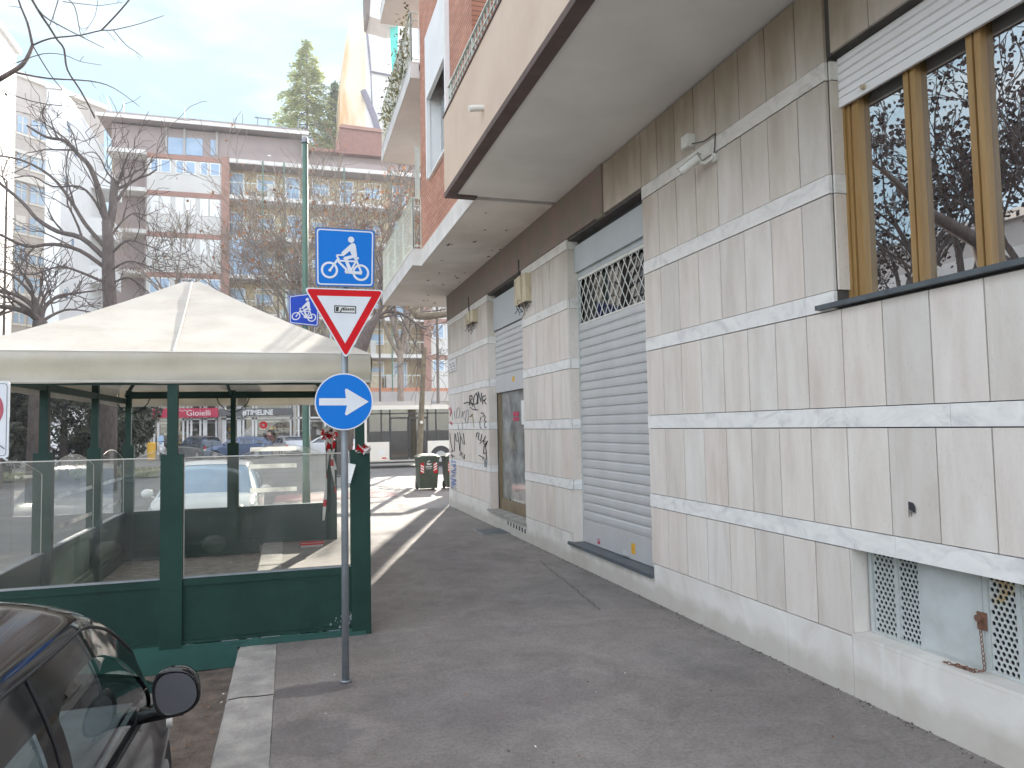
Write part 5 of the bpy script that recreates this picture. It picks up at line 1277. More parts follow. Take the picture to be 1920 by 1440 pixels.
# bus
by = 34.6; bx0 = at(684, 800, by).x
bus = thing('city_bus', 'beige white city bus passing behind the wheelie bins', 'bus', (bx0+6, by+1.25, -.15))
k = MB(); L_ = 12.
def bb(mbx, x0, x1, y0, y1, z0, z1, mi=0): mbx.box(bx0+x0, bx0+x1, by+y0, by+y1, z0-.15, z1-.15, mi)
bb(k, 0.0, L_, .0, 2.5, 2.72, 2.92); bb(k, .05, L_-.05, .06, 2.44, .95, 2.72) if 0 else None
bb(k, 0, .14, .02, 2.48, .35, 2.72)
bb(k, .02, 1.12, 0, .05, .35, 1.22); bb(k, 2.90, 3.05, 0, .05, .35, 1.22); bb(k, 4.05, L_, 0, .05, .35, 1.22)
bb(k, 3.05, 4.05, 0, .05, 1.02, 1.22); bb(k, 0.02, L_, 2.45, 2.5, .35, 2.72); bb(k, L_-.1, L_, 0.02, 2.48, .35, 2.72); bb(k, .1, L_-.1, .05, 2.45, .3, .42)
n = 14; c = (3.55, .48); P_ = [(bx0+c[0]+.50*math.cos(math.pi*i/n), by+.0, c[1]-.15+.50*math.sin(math.pi*i/n)) for i in range(n+1)]
for i in range(n):
    a, b = P_[i], P_[i+1]; k.add([a, b, (b[0], by, 1.02-.15), (a[0], by, 1.02-.15)], [(0, 1, 2, 3)])
k.build('body', 'busbody', bus)
k = MB(); bb(k, .2, 3.2, .5, 2.0, 2.92, 3.12); bb(k, 3.2, 3.7, .5, 2.0, 2.92, 3.0); k.build('roof_unit', 'greyconc', bus)
k = MB(); bb(k, .10, 11.8, .02, .03, 1.22, 2.72); k.build('side_window', 'busglass', bus)
k = MB()
for x in (.14, .72, 1.12, 2.9, 3.3, 5.2, 7., 8.8, 10.6): bb(k, x, x+.07, .0, .02, 1.22, 2.72)
bb(k, .1, 11.8, .0, .015, 2.50, 2.56); k.build('window_pillar', 'plasticblk', bus)
for x in (1.16, 2.06):
    k = MB(); bb(k, x, x+.86, -.012, .02, .38, 2.36); d = k.build('door', 'busglass', bus)
    k = MB(); bb(k, x, x+.06, -.02, -.012, .38, 2.36); bb(k, x+.80, x+.86, -.02, -.012, .38, 2.36); bb(k, x+.06, x+.80, -.02, -.012, 2.28, 2.36); bb(k, x+.06, x+.80, -.02, -.012, .38, .46); k.build('door_frame', 'plasticblk', d)
    k = MB(); s = 1 if x < 2 else -1; a = Vector((bx0+x+(.08 if s > 0 else .78), by+.06, 1.25)); k.bar(a, a+Vector((s*.66, 0, -.42)), .05, .05); k.bar(a+Vector((0, 0, .28)), a+Vector((s*.66, 0, -.14)), .035, .035); k.tube([a+Vector((0, 0, -.6)), a+Vector((0, 0, .8))], .025, 8); k.build('handrail', 'yellow', d)
k = MB(); bb(k, .3, 11.7, 1.5, 1.6, .4, 2.7); 
for x in (.5, 3.1, 4.9, 5.8, 6.7, 7.6): bb(k, x, x+.1, .4, .9, .8, 1.75); bb(k, x, x+.5, .4, .9, .75, .85)
k.build('seat', mat('bus_interior', (.42, .40, .24), (.06, .06, .05), 1.6, .6, lo=.42, hi=.56), bus)
k = MB(); bb(k, .1, 11.9, .06, 2.4, .22, .36); bb(k, 3.0, 4.1, .08, .5, .36, 1.0); k.build('underbody', 'black', bus)
for x in (3.55, 9.6):
    k = MB(); k.tube([(bx0+x, by+.04, .33), (bx0+x, by+.34, .33)], .46, 24); w = k.build('wheel', 'tyre', bus); k = MB(); k.tube([(bx0+x, by+.02, .33), (bx0+x, by+.04, .33)], .26, 18); k.build('rim', 'rim', w)
k = MB(); bb(k, .62, .88, -.008, .0, .62, .82); k.build('hatch', 'whitepaint', bus); k = MB(); bb(k, .78, .98, -.008, .0, .44, .50); k.build('emblem', 'signred', bus)

# person on the far pavement
pp = at(505, 845, 57.8); person = thing('person', 'person in a dark red coat standing by the shop window', 'person', (pp.x, 57.8, -.02))
def skinned(name, verts, edges, radii, m, parent, root=0):
    me = bpy.data.meshes.new(name); me.from_pydata([tuple(v) for v in verts], edges, []); o = bpy.data.objects.new(name, me); col.objects.link(o); o.parent = parent
    o.modifiers.new('s', 'SKIN'); sv = me.skin_vertices[0].data
    for i, r in enumerate(radii): sv[i].radius = (r, r) if not isinstance(r, tuple) else r
    sv[root].use_root = True; o.modifiers.new('d', 'SUBSURF').levels = 1
    for md in o.modifiers:
        if md.type == 'SUBSURF': md.render_levels = 1
    me.materials.append(M[m]); return o
V = [(0, 0, .95), (0, 0, 1.15), (0, 0, 1.38), (0, 0, 1.48), (0, -.01, 1.60), (0, -.01, 1.70), (.17, 0, 1.38), (.24, .02, 1.10), (.22, -.06, .88), (-.17, 0, 1.38), (-.24, .02, 1.10), (-.22, -.06, .88), (.10, 0, .88), (.11, -.03, .48), (.11, 0, .08), (.11, -.12, .03), (-.10, 0, .88), (-.10, .03, .48), (-.11, .05, .08), (-.11, -.07, .03)]
E_ = [(0, 1), (1, 2), (2, 3), (3, 4), (4, 5), (2, 6), (6, 7), (7, 8), (2, 9), (9, 10), (10, 11), (0, 12), (12, 13), (13, 14), (14, 15), (0, 16), (16, 17), (17, 18), (18, 19)]
RR = [.14, .13, .15, .06, .095, .07, .07, .05, .035, .07, .05, .035, .09, .06, .045, .04, .09, .06, .045, .04]
skinned('body', V, E_, RR, 'skin', person)
skinned('coat', V[:3]+[V[6], V[7], (.225, -.05, .93), V[9], V[10], (-.225, -.05, .93), (0, 0, .62)], [(0, 1), (1, 2), (2, 3), (3, 4), (4, 5), (2, 6), (6, 7), (7, 8), (0, 9)], [.18, .165, .18, .09, .065, .05, .09, .065, .05, .20], 'coat', person)
skinned('trousers', [V[0], V[12], V[13], V[14], V[16], V[17], V[18]], [(0, 1), (1, 2), (2, 3), (0, 4), (4, 5), (5, 6)], [.15, .105, .075, .065, .105, .075, .065], 'trouser', person)
k = MB(); k.ball((pp.x, 57.83, 1.64), .115, .12, .13, 12, 8); k.build('hair', 'hair', person, smooth=True)

# ------------------------------------------------------------------ building across the boulevard
FY = 62.
def A(px, py, Y=FY): return at(px, py, Y)
mainb = thing('apartment_building', 'eight storey apartment block with ochre loggias across the boulevard', 'building', (0, FY, 0))
XL, XR = -13.4, 14.0
pxL, pP0, pP1, pQ0, pQ1 = A(275, 400).x, A(415, 400).x, A(430, 400).x, A(795, 650).x, A(808, 650).x
slabz = [A(600, y).z for y in (728, 663, 592, 521, 450, 377)]; slabz.append(slabz[-1]+3.2)   # 7th slab = under attic
topz = A(420, 297).z
slabz[-1] = topz
k = MB(); k.box(XL, XR, FY+1.6, FY+13, 3.8, topz); k.build('wall', 'ochre', mainb)
k = MB(); k.box(pP0, pP1, FY-.12, FY+1.6, slabz[0]-.4, topz+.1); k.box(pQ0, pQ1, FY-.12, FY+1.6, slabz[0]-.4, topz+.1)
# loggias: slabs, railings, doors
midx = [pP1, (pP1+pQ0)/2-3.6, (pP1+pQ0)/2+1.2, pQ0]
k.build('pilaster', 'pinkbrown', mainb)
for i, z in enumerate(slabz):
    k = MB(); k.box(pP1, pQ0, FY-.10, FY+1.6, z-.30, z+.02); k.build('loggia_slab', 'orangered' if i == 0 else 'whiteconc', mainb)
    # left bay: brown band, white parapet, ribbon window
    k = MB(); k.box(pxL, pP0, FY-.03, FY+1.6, z-.42, z-.02); k.box(pQ1, XR, FY-.03, FY+1.6, z-.42, z-.02); k.build('floor_band', 'orangered' if i == 0 else 'pinkbrown', mainb)
    if i >= len(slabz)-1: continue
    zn = slabz[i+1]-.42
    for (x0, x1) in ((pxL, pP0), (pQ1, XR)):
        k = MB(); k.box(x0, x1, FY, FY+1.6, z-.02, z+1.35); k.box(x0, x1, FY+.02, FY+1.6, z+1.35, zn)
        k.build('bay_wall', 'paleconc', mainb)
        k = MB(); nw = 6 if x0 == pxL else 4; w = (x1-x0)/nw
        shut = (i in (1, 3, 4)) and x0 == pxL
        ws = [(.10, .26), (.32, .62), (.1, .28), (.36, .66), (.28, .6), (.7, .9)]
        for j in range(nw):
            a, b = (.14, .80) if j % 2 else (.34, .84)
            u0, u1 = x0+w*(j+a), x0+w*(j+b)
            k = MB(); k.box(u0-.07, u1+.07, FY-.03, FY+.0, z+1.42, zn-.05); wo_ = k.build('window', 'whitepaint', mainb)
            if not shut: k = MB(); k.box(u0, u1, FY-.04, FY-.03, z+1.5, zn-.12); k.build('pane', 'winblue', wo_)
    k = MB(); n = 46
    for j in range(n+1):
        x = pP1+(pQ0-pP1)*j/n; k.box(x-.015, x+.015, FY-.03, FY, z+.02, z+1.05)
    k.box(pP1, pQ0, FY-.04, FY+.01, z+1.03, z+1.10); k.build('balcony_railing', 'rail', mainb)
    random.seed(40+i)
    for j in range(7):
        k = MB(); kg = MB(); kd = MB(); x = pP1+(pQ0-pP1)*(j+.22+random.uniform(-.05, .05))/7; dz = 2.35
        if j % 2 == 0: k.box(x-.62, x+.62, FY+1.50, FY+1.6, z+.02, z+dz); kg.box(x-.48, x+.48, FY+1.47, FY+1.50, z+.2, z+dz-.12)
        else:
            k.box(x-.72, x+.72, FY+1.50, FY+1.6, z+.95, z+dz); kg.box(x-.60, x+.60, FY+1.47, FY+1.50, z+1.05, z+dz-.5); kd.box(x-.6, x+.6, FY+1.46, FY+1.5, z+dz-.5, z+dz-.1)
        wo_ = k.build('window' if j % 2 else 'balcony_door', 'whitepaint', mainb); kg.build('pane', 'winblue', wo_)
        if kd.v: kd.build('blind', 'cream', wo_)
    # clutter: awnings, screens, laundry racks
    k = MB()
    for j in range(5):
        x = random.uniform(pP1+.5, pQ0-1.5); w = random.uniform(.4, 1.2); k.box(x, x+w, FY+random.uniform(.2, .9), FY+1.1, z+.02, z+random.uniform(.5, 1.4), random.randint(0, 2))
    k.build('balcony_clutter', ['paleconc', 'cream', 'bark2'], mainb)
for x in (midx[1], midx[2], A(493, 400).x, A(735, 660).x):
    k = MB(); k.tube([(x, FY-.14, slabz[0]-.5), (x, FY-.14, topz)], .06, 6); k.build('downpipe', 'polegreen', mainb)
k = MB(); x0, x1 = pP1+.02, A(495, 480).x; k.box(x0, x1, FY-.07, FY-.02, slabz[3]+.02, slabz[4]-.32); k.build('enclosed_balcony', 'winblue', mainb)
# corner balconies at the left end of the block
for z in slabz: k = MB(); k.box(XL, pxL, FY-.5, FY+1.6, z-.3, z); k.build('corner_slab', 'whiteconc', mainb)
k = MB(); k.box(XL+.2, pxL-.0, FY+1.1, FY+1.6, 4, topz); k.box(pxL-.12, pxL-.001, FY+.05, FY+1.1, 4, topz); k.build('corner_wall', 'greybrown', mainb)
# attic storey and roof
rl, rr = A(190, 222), A(571, 262); zr = (rl.z+rr.z)/2+.1
k = MB(); k.box(-13.2, A(572, 262).x+.1, FY+.35, FY+9, topz, zr-.15); k.build('attic_wall', 'greybrown', mainb)
k = MB(); k.box(rl.x-.2, rr.x+.25, FY-.7, FY+10, zr, zr+.35); k.build('roof', 'greybrown', mainb)
k = MB(); k.box(rl.x-.25, rr.x+.3, FY-.76, FY-.7, zr-.06, zr+.22); k.build('gutter', 'whiteconc', mainb)
for q_ in ((315, 344, 257, 291), (348, 380, 258, 293), (395, 405, 262, 292)):
    k = MB(); a, b = A(q_[0], q_[2], FY+.35), A(q_[1], q_[3], FY+.35); k.box(a.x, b.x, FY+.31, FY+.349, b.z, a.z); k.build('window', 'winblue', mainb)
k = MB()
for px in (312, 346, 407): 
    a = A(px, 240, FY+.3); k = MB(); k.box(a.x-.08, a.x+.08, FY+.22, FY+.31, topz, zr-.1); k.build('mullion', 'greyconc', mainb)
k = MB(); a = A(505, 296, FY+.3); k.ball((a.x, FY+.2, a.z), .22, .12, .22); k.build('wall_lamp', 'whitepaint', mainb)
k = MB(); a = A(560, 300); k.box(pP1, pQ0, FY-.02, FY+1.6, topz-.35, topz+.5); k.box(rr.x+.4, 11.0, FY+.35, FY+9, topz, zr-1.2); k.build('attic_band', 'greybrown', mainb)
k = MB(); k.box(rr.x+.35, 11.6, FY-.4, FY+9.5, zr-1.2, zr-.95); k.build('roof', 'roofred', mainb)
k = MB(); a, b = A(566, 258, FY-.8), A(577, 295, FY-.8); k.box(a.x, b.x, FY-.80, FY+.4, b.z, a.z+.2); k.build('roof_return', 'greyconc', mainb)
# roof railing, aerial frame, chimney pot
k = MB(); x0, x1 = A(190, 210).x, A(560, 250).x; 
for j in range(14):
    x = x0+(x1-x0)*j/13; k.box(x-.03, x+.03, FY+2, FY+2.05, zr+.3, zr+(2.3 if j % 4 == 1 else 1.5))
for zz in (.9, 1.45): k.box(x0, x1, FY+2, FY+2.03, zr+zz, zr+zz+.03)
k.build('roof_railing', 'pole', mainb)
k = MB(); a, b = A(482, 210), A(502, 250); k.box(a.x-.05, a.x+.05, FY+1, FY+1.1, zr+.3, a.z); k.box(b.x-.05, b.x+.05, FY+1, FY+1.1, zr+.3, a.z); k.box(a.x-.25, b.x+.3, FY+1, FY+1.1, a.z-.08, a.z); k.build('roof_frame', 'pole', mainb)
k = MB(); a = A(404, 228); k.tube([(a.x, FY+1, zr+.3), (a.x, FY+1, a.z), (a.x, FY+1, a.z+.15)], [.28, .28, .15], 12); k.build('chimney_pot', 'orangered', mainb)
# ground floor: canopy band, shop fronts
zc0, zc1 = A(600, 757).z, A(600, 733).z
k = MB(); k.box(XL, XR, FY-.25, FY+1.6, zc0+.1, slabz[0]-.31); k.build('canopy_band', 'greyconc', mainb)
k = MB(); zsh = zc0+.1
k.box(XL, XR, FY+3.4, FY+3.6, 0, zsh); 
k.build('shop_interior', 'shopin', mainb)
def shopwall(x0, x1): 
    k = MB(); k.box(x0, x1, FY-.08, FY+.5, -.05, zsh); k.build('shop_pier', 'greyconc', mainb)
sx = [A(px, 800).x for px in (255, 286, 352, 372, 412, 438, 475, 548, 600, 690, 745, 800)]
shopwall(A(255, 800).x, A(285, 800).x); shopwall(A(409, 800).x, A(416, 800).x); shopwall(A(550, 800).x, A(555, 800).x)
for px in (640, 720, 790, 830): shopwall(A(px, 800).x-.25, A(px, 800).x+.25)
k = MB(); k.box(XL, XR, FY+.5, FY+.55, -.05, .45); k.build('stall_riser', 'greyconc', mainb)
k = MB(); k.face([(XL, FY+.30, .3), (XR, FY+.30, .3), (XR, FY+.30, zsh), (XL, FY+.30, zsh)]); k.build('shop_glass', 'wing', mainb)
k = MB()
for px in (288, 296, 343, 351, 358, 375, 382, 386, 405, 418, 422, 446, 450, 456, 474, 480, 545, 560, 580, 610): x = A(px, 800).x; k.box(x-.07, x+.07, FY+.2, FY+.29, 0, zsh)
k.box(A(286, 800).x, A(640, 800).x, FY+.2, FY+.28, 2.62, 2.75); k.build('shop_frame', 'whitepaint', mainb)
k = MB()
for j in range(40):
    px = 262+j*14.5; x = A(px, 760).x
    if 0 < j % 3: k.box(x-.62, x+.5, FY-.04, FY-.0, zc0-.02, zc0+.55)
for j in range(30): pass
k.build('transom_window', 'winblue', mainb)
k = MB(); a, b = A(286, 768, FY-.3), A(409, 782, FY-.3); k.box(a.x, b.x, FY-.32, FY-.2, b.z, a.z+.08); f1 = k.build('shop_fascia', 'signmag', mainb)
zz = b.z+.14
k = textmb('Gioielli', .62, (A(349, 780, FY-.3).x, FY-.33, zz), (1, 0, 0), (0, 0, 1), .005); k.build('lettering', 'whitepaint', f1)
k = MB(); k.tube([(A(334, 776, FY-.3).x+i*.13, FY-.33, zz+.38+.05*math.sin(i*2.1)) for i in range(7)], .022, 4); k.build('lettering', 'whitepaint', f1)
a, b = A(412, 767, FY-.3), A(548, 778, FY-.3); k = MB(); k.box(a.x, b.x, FY-.32, FY-.2, b.z, a.z+.02); f2 = k.build('shop_fascia', 'signgrey', mainb)
k = textmb('#TIMELINE', .56, (A(455, 778, FY-.3).x, FY-.33, b.z+.05), (1, 0, 0), (0, 0, 1), .005, .018)
w = max(v.x for v in k.v)-min(v.x for v in k.v); x0 = min(v.x for v in k.v); tw = A(512.5, 778, FY-.3).x-A(455, 778, FY-.3).x
k.v = [Vector((x0+(v.x-x0)*tw/w, v.y, v.z)) for v in k.v]; k.build('lettering', 'whitepaint', f2)
# lattice shutter, displays
k = MB(); x0, x1 = A(457, 800).x, A(473, 800).x; n = 7
for i in range(-9, 9):
    for s in (1, -1):
        a0 = (x0+x1)/2+i*(x1-x0)/4.5
        p, q = (a0, .5), (a0+s*2.1, 2.6)
        tt = [t/30 for t in range(31)]; pts = [(p[0]+(q[0]-p[0])*t, p[1]+(q[1]-p[1])*t) for t in tt if x0 <= p[0]+(q[0]-p[0])*t <= x1]
        if len(pts) > 1: k.bar((pts[0][0], FY+.22, pts[0][1]), (pts[-1][0], FY+.22, pts[-1][1]), .05, .03)
k.build('security_lattice', 'whitepaint', mainb)
k = MB(); c = A(494, 797, FY+.25); k.ring((c.x, FY+.26, c.z), (1, 0, 0), (0, 0, 1), .1, .30, 24); k.build('window_decal', 'signred', mainb)
random.seed(77); k = MB()
for i in range(130):
    px = random.uniform(298, 620); c = A(px, 815, FY+1.2); z = random.choice((.7, 1.2, 1.7))+random.uniform(0, .1); s = random.uniform(.08, .28)
    if 455 < px < 476 or 409 < px < 418: continue
    k.box(c.x-s, c.x+s, FY+.8, FY+1.0, z, z+random.uniform(.15, .5), random.randint(0, 3))
k.build('display_goods', ['goods', 'yellow', 'whitepaint', 'rust'], mainb)
k = MB()
for px in (300, 365, 395, 428, 500, 530, 590): c = A(px, 800, FY+1); k.box(c.x-.6, c.x+.6, FY+1, FY+1.1, 2.35, 2.5)
k.build('shop_light', None or 'shoplamp' if 'shoplamp' in M else 'whitepaint', mainb)

# sunlit white side building on the left and grey tower behind
wb = thing('white_building', 'sunlit white building with blank side wall beside the ochre apartment block', 'building', (-17, 54, 0))
wx = -13.45; zt = 23.0
k = MB(); k.box(-14.3, wx, 50.5, 61.0, 0, zt); k.box(-14.35, wx+.02, 50.4, 61.1, zt, zt+.25); k.build('wall', 'whitepaint', wb)
k = MB(); random.seed(6)
for (y, z) in ((52., 21.2), (53.5, 20.2), (51.6, 17.5), (53.2, 14), (52, 10.5)): k.box(wx+.001, wx+.02, y-.25, y+.25, z-.3, z+.3)
k.build('window', 'winblue', wb)
for z in (5.5, 8.9, 12.3, 15.7, 19.1):
    k = MB(); k.box(wx, wx+1.3, 57.5, 61.0, z, z+.3); k.box(wx+1.24, wx+1.3, 57.5, 61, z+.3, z+1.25); k.box(wx, wx+1.3, 57.5, 57.56, z+.3, z+1.25); k.build('balcony', 'whitepaint', wb)
tower = thing('grey_tower_block', 'tall grey concrete apartment tower with rows of small windows at the left', 'building', (-27, 84, 0))
Pa = Vector((A(28, 150, 75).x, 75, 0)); Pb = Vector((A(196, 195, 81).x, 81, 0)); dv = (Pb-Pa).normalized(); nv = Vector((dv.y, -dv.x, 0)); Ht = A(30, 142, 75).z
def tb(mbx, u0, u1, d0, d1, z0, z1, mi=0):
    c = Pa+dv*((u0+u1)/2)+nv*((d0+d1)/2)+Vector((0, 0, (z0+z1)/2)); mbx.obox(c, dv*((u1-u0)/2), nv*((d1-d0)/2), Vector((0, 0, (z1-z0)/2)), mi)
W_ = (Pb-Pa).length
k = MB(); tb(k, 0, W_, -12, 0, 0, Ht); k.build('wall', 'greyconc', tower)
k = MB(); tb(k, -.3, W_+.2, -12.2, .25, Ht, Ht+.5); tb(k, -.2, W_+.1, 0, .35, 24.6, 25.2); tb(k, -.2, W_+.1, 0, .2, 27.2, 27.5); k.build('cornice', 'paleconc', tower)
nc = 6
for i in range(nc):
    u = W_*(i+.5)/nc
    for j in range(11):
        z = Ht-4.3-j*3.1 if j < 3 else Ht-5.2-j*2.75
        if z < 2: continue
        wd = .62 if (i % 3) else .42; k = MB(); kf = MB()
        tb(k, u-wd, u+wd, 0.0, .04, z-.75, z+.75); tb(kf, u-wd-.12, u+wd+.12, 0, .09, z-1., z-.8); tb(kf, u-.05, u+.05, .03, .08, z-.75, z+.75); tb(kf, u-wd, u+wd, .03, .08, z+.1, z+.18)
        if random.random() < .35: tb(kf, u-wd, u+wd, .04, .07, z+random.uniform(-.2, .4), z+.75)
        wo_ = k.build('window', 'winblue', tower); kf.build('window_frame', 'paleconc', wo_)
k = MB(); 
for i in range(nc-1): u = W_*(i+1)/nc; tb(k, u-.03, u+.03, 0, .012, 0, Ht)
for j in range(12): tb(k, 0, W_, 0, .010, Ht-2.6-j*3.1, Ht-2.54-j*3.1)
k.build('panel_joint', 'greybrown', tower)
# curved glass roof light beside the tower
k = MB()
pts = [(190, 172), (198, 180), (205, 200), (210, 222)]
gl = [A(x, y, 90) for x, y in pts]; g2_ = [A(x-9, y+4, 90) for x, y in pts]
for i in range(3): k.prism([gl[i], gl[i+1], g2_[i+1], g2_[i]], (0, 2, 0))
tagb = k.build('curved_rooflight', 'winblue', tower)
edge = thing('white_tower', 'narrow bright white tower block at the left edge', 'building', (-28, 62, 0))
xa = A(29, 200, 66).x; k = MB(); k.box(xa-12, xa, 55, 66, 0, A(28, 100, 66).z); k.box(xa-12, xa+.3, 54.8, 66.2, A(28, 100, 66).z, A(28, 100, 66).z+.4); k.build('wall', 'whitepaint', edge)
k = MB(); 
for j in range(9): k.box(xa, xa+.03, 57, 58.2, 4+j*3.1, 5.6+j*3.1); k.box(xa, xa+.03, 61, 62, 4+j*3.1, 5.6+j*3.1)
k.build('window', 'winblue', edge)

# white tower behind on the right with stained edge, dark-roofed block in front of it
wt = thing('white_apartment_tower', 'tall white tower with a stained ochre edge behind the bare trees', 'building', (9, 78, 0))
def quadwall(mbx, P, Y, depth, mi=0): mbx.prism([at(x, y, Y) for x, y in P], (0, depth, 0), mi)
k = MB(); quadwall(k, [(637, 262), (640, 150), (646, 92), (655, 42), (676, 34), (700, 30), (700, 262)], 74, 8); k.build('stained_wall', 'rustwall', wt)
k = MB(); quadwall(k, [(686, 262), (686, 30), (780, 30), (790, 262)], 73.5, 10); k.build('white_wall', 'whitepaint', wt)
k = MB(); quadwall(k, [(690, -30), (692, 30), (732, 42), (745, 40), (760, -30)], 66, 3); k.build('overhanging_balcony', 'plaster', wt)
k = MB(); quadwall(k, [(686, -30), (688, 26), (693, 31), (696, -30)], 65.8, 3); k.build('balcony_edge', 'brownstrip', wt)
k = MB(); quadwall(k, [(732, -30), (732, 60), (736, 134), (745, 128), (748, -30)], 67, .3); k.build('turquoise_blind', 'turq', wt)
k = MB(); k.tube([at(x, y, 73.3) for x, y in ((688, 60), (692, 100), (695, 134), (740, 143))], .12, 6); k.tube([at(x, y, 73.3) for x, y in ((695, 134), (698, 205))], .06, 5); k.tube([at(x, y, 73.3) for x, y in ((681, 170), (700, 215), (709, 246))], .32, 8); k.tube([at(x, y, 73.3) for x, y in ((708, 212), (722, 214), (728, 228))], .08, 5); k.build('downpipe', mat('dark_pipe', (.20, .19, .24), (.16, .15, .2), 3, .6), wt)

rb = thing('red_brown_building', 'red brown roofed building below the white tower behind bare trees', 'building', (9, 68, 0))
k = MB(); quadwall(k, [(640, 560), (637, 235), (724, 246), (800, 252), (800, 560)], 69, 4); k.build('wall', 'roofred', rb)
k = MB(); quadwall(k, [(636, 238), (638, 232), (724, 243), (724, 249)], 68.8, .3); quadwall(k, [(628, 300), (630, 262), (637, 262), (636, 300)], 68.8, .3); k.build('eaves', 'pinkbrown', rb)
mb_ = MB(); p = at(735, 610, 61)
# ------------------------------------------------------------------ trees
def rv(rnd, s=1.): return Vector((rnd.gauss(0, s), rnd.gauss(0, s), rnd.gauss(0, s)))
def limb(mbx, rnd, p, d, L, r, lvl, out, wob=.22, up=.04, nseg=5, kids=(3, 5), shrink=.62, rmin=.006, ang=.75, n0=7):
    pts = [p]; q = Vector(p); d = Vector(d).normalized()
    for i in range(nseg):
        d = (d+rv(rnd, wob/2)+Vector((0, 0, up))).normalized(); q = q+d*(L/nseg); pts.append(q)
    r1 = max(rmin, r*.45); mbx.tube(pts, r, max(3, n0-2*lvl if lvl < 2 else 3), r1=r1, cap=False)
    dirs = [(pts[i+1]-pts[i]).normalized() for i in range(nseg)]
    out.append((lvl, pts))
    return pts, dirs, r, r1
def branch(mbs, rnd, p, d, L, r, lvl, maxl, tips, **k):
    mbx = mbs[0] if lvl < k.get('trunkl', 2) else mbs[1]
    kk = {a: b for a, b in k.items() if a not in ('trunkl', 'kids', 'shrink', 'ang')}
    pts, dirs, r0, r1 = limb(mbx, rnd, p, d, L, r, lvl, [], **kk)
    if lvl >= maxl: tips.append(pts); return
    n = rnd.randint(*k.get('kids', (3, 5)))
    for i in range(n):
        t = .28+.72*(i+rnd.random())/n if i < n-1 else 1.
        s = min(len(dirs)-1, int(t*len(dirs))); f = t*len(dirs)-s; f = min(1., f)
        b = pts[s].lerp(pts[s+1], f); a = k.get('ang', .75)*rnd.uniform(.6, 1.3)
        x = dirs[s].cross(rv(rnd)).normalized(); nd = dirs[s]*math.cos(a)+x*math.sin(a)
        branch(mbs, rnd, b, nd, L*k.get('shrink', .62)*rnd.uniform(.7, 1.2), max(k.get('rmin', .006), (r0+(r1-r0)*t)*.62), lvl+1, maxl, tips, **k)
def leaves(rnd, tips, n, s, spread=.12):
    k = MB()
    for i in range(n):
        pts = rnd.choice(tips); p = rnd.choice(pts[1:])+rv(rnd, spread); a = rv(rnd).normalized(); b = a.cross(rv(rnd)).normalized(); ss = s*rnd.uniform(.6, 1.4)
        c = p; w = a.cross(b)*.25
        k.add([c-a*ss, c-a*ss*.2+b*ss*.8, c+a*ss*.5+b*ss*.45+w*ss, c+a*ss, c+a*ss*.4-b*ss*.55+w*ss, c-a*ss*.3-b*ss*.8], [(0, 1, 2, 3), (0, 3, 4, 5)])
    return k
def bare_tree(name, label, loc, seed, H, r, L, maxl=4, nl=0, ls=.05, bark='bark', group=None, lean=(0, 0), main=5, kids=(3, 5), ang=.6, rmin=.008, wob=.25, cat='tree', spread=.12, leafm='leaf'):
    rnd = random.Random(seed); t = thing(name, label, cat, loc, group); base = Vector(loc)
    T = MB(); W = MB(); tips = []; top = base+Vector((lean[0], lean[1], H))
    mid = base.lerp(top, .5)+Vector((rnd.uniform(-.1, .1), rnd.uniform(-.1, .1), 0)); T.tube([base-Vector((0, 0, .1)), base+Vector((0, 0, .3)), mid, top], [r*1.35, r*1.05, r*.85, r*.72], 10)
    for i in range(main):
        a = 2*math.pi*(i+rnd.uniform(-.25, .25))/main; el = rnd.uniform(.75, 1.25) if i else 1.5
        d = Vector((math.cos(a)*math.cos(el), math.sin(a)*math.cos(el), math.sin(el)))
        branch((T, W), rnd, top-Vector((0, 0, rnd.uniform(0, H*.18) if i else 0)), d, L*rnd.uniform(.8, 1.15), r*.55, 0, maxl-1, tips, kids=kids, ang=ang, rmin=rmin, wob=wob)
    T.build('trunk', bark, t, smooth=True); W.build('crown', bark, t)
    if nl: leaves(rnd, tips, nl, ls, spread).build('leaves', leafm, t)
    return t
def gxy(px, Y): return at(px, 806, Y).x
# bare trees on the median, seen over the tent
def traced(name, label, loc, Y, paths, seed, sub, r0, subL, bark='bark', trunk=None, dy=1.2, lv=2, rmin=.006):
    rnd = random.Random(seed); t = thing(name, label, 'tree', loc); T = MB(); W = MB(); tips = []
    if trunk: T.tube(trunk[0], trunk[1], 12)
    for (pp, ra, rb) in paths:
        off = rnd.uniform(-dy, dy); m = len(pp); P = [at(x, y, Y+off*i/max(1, m-1)) for i, (x, y) in enumerate(pp)]
        # smooth
        Q = []
        for i in range(m-1):
            for j in range(3):
                u = j/3; a = P[max(0, i-1)]; b = P[i]; c = P[i+1]; d = P[min(m-1, i+2)]
                Q.append(.5*((2*b)+(c-a)*u+(2*a-5*b+4*c-d)*u*u+(3*b-a-3*c+d)*u**3))
        Q.append(P[-1]); T.tube(Q, ra*(.8 if ra > .04 else 1), 7, r1=rb, cap=False)
        tips.append(Q)
        for i in range(sub):
            s = rnd.randint(2, len(Q)-2); d = (Q[s+1]-Q[s]).normalized(); x = d.cross(rv(rnd)).normalized(); a = rnd.uniform(.4, .95)
            branch((T, W), rnd, Q[s], d*math.cos(a)+x*math.sin(a), subL*rnd.uniform(.5, 1.2), max(rmin, (ra+(rb-ra)*s/len(Q))*.5), 2, 2+lv, tips, kids=(2, 4), ang=.6, rmin=rmin, wob=.3)
    T.build('trunk', bark, t, smooth=True); W.build('crown', bark, t); return t
Y1_ = 26.
p0 = at(200, 812, Y1_)
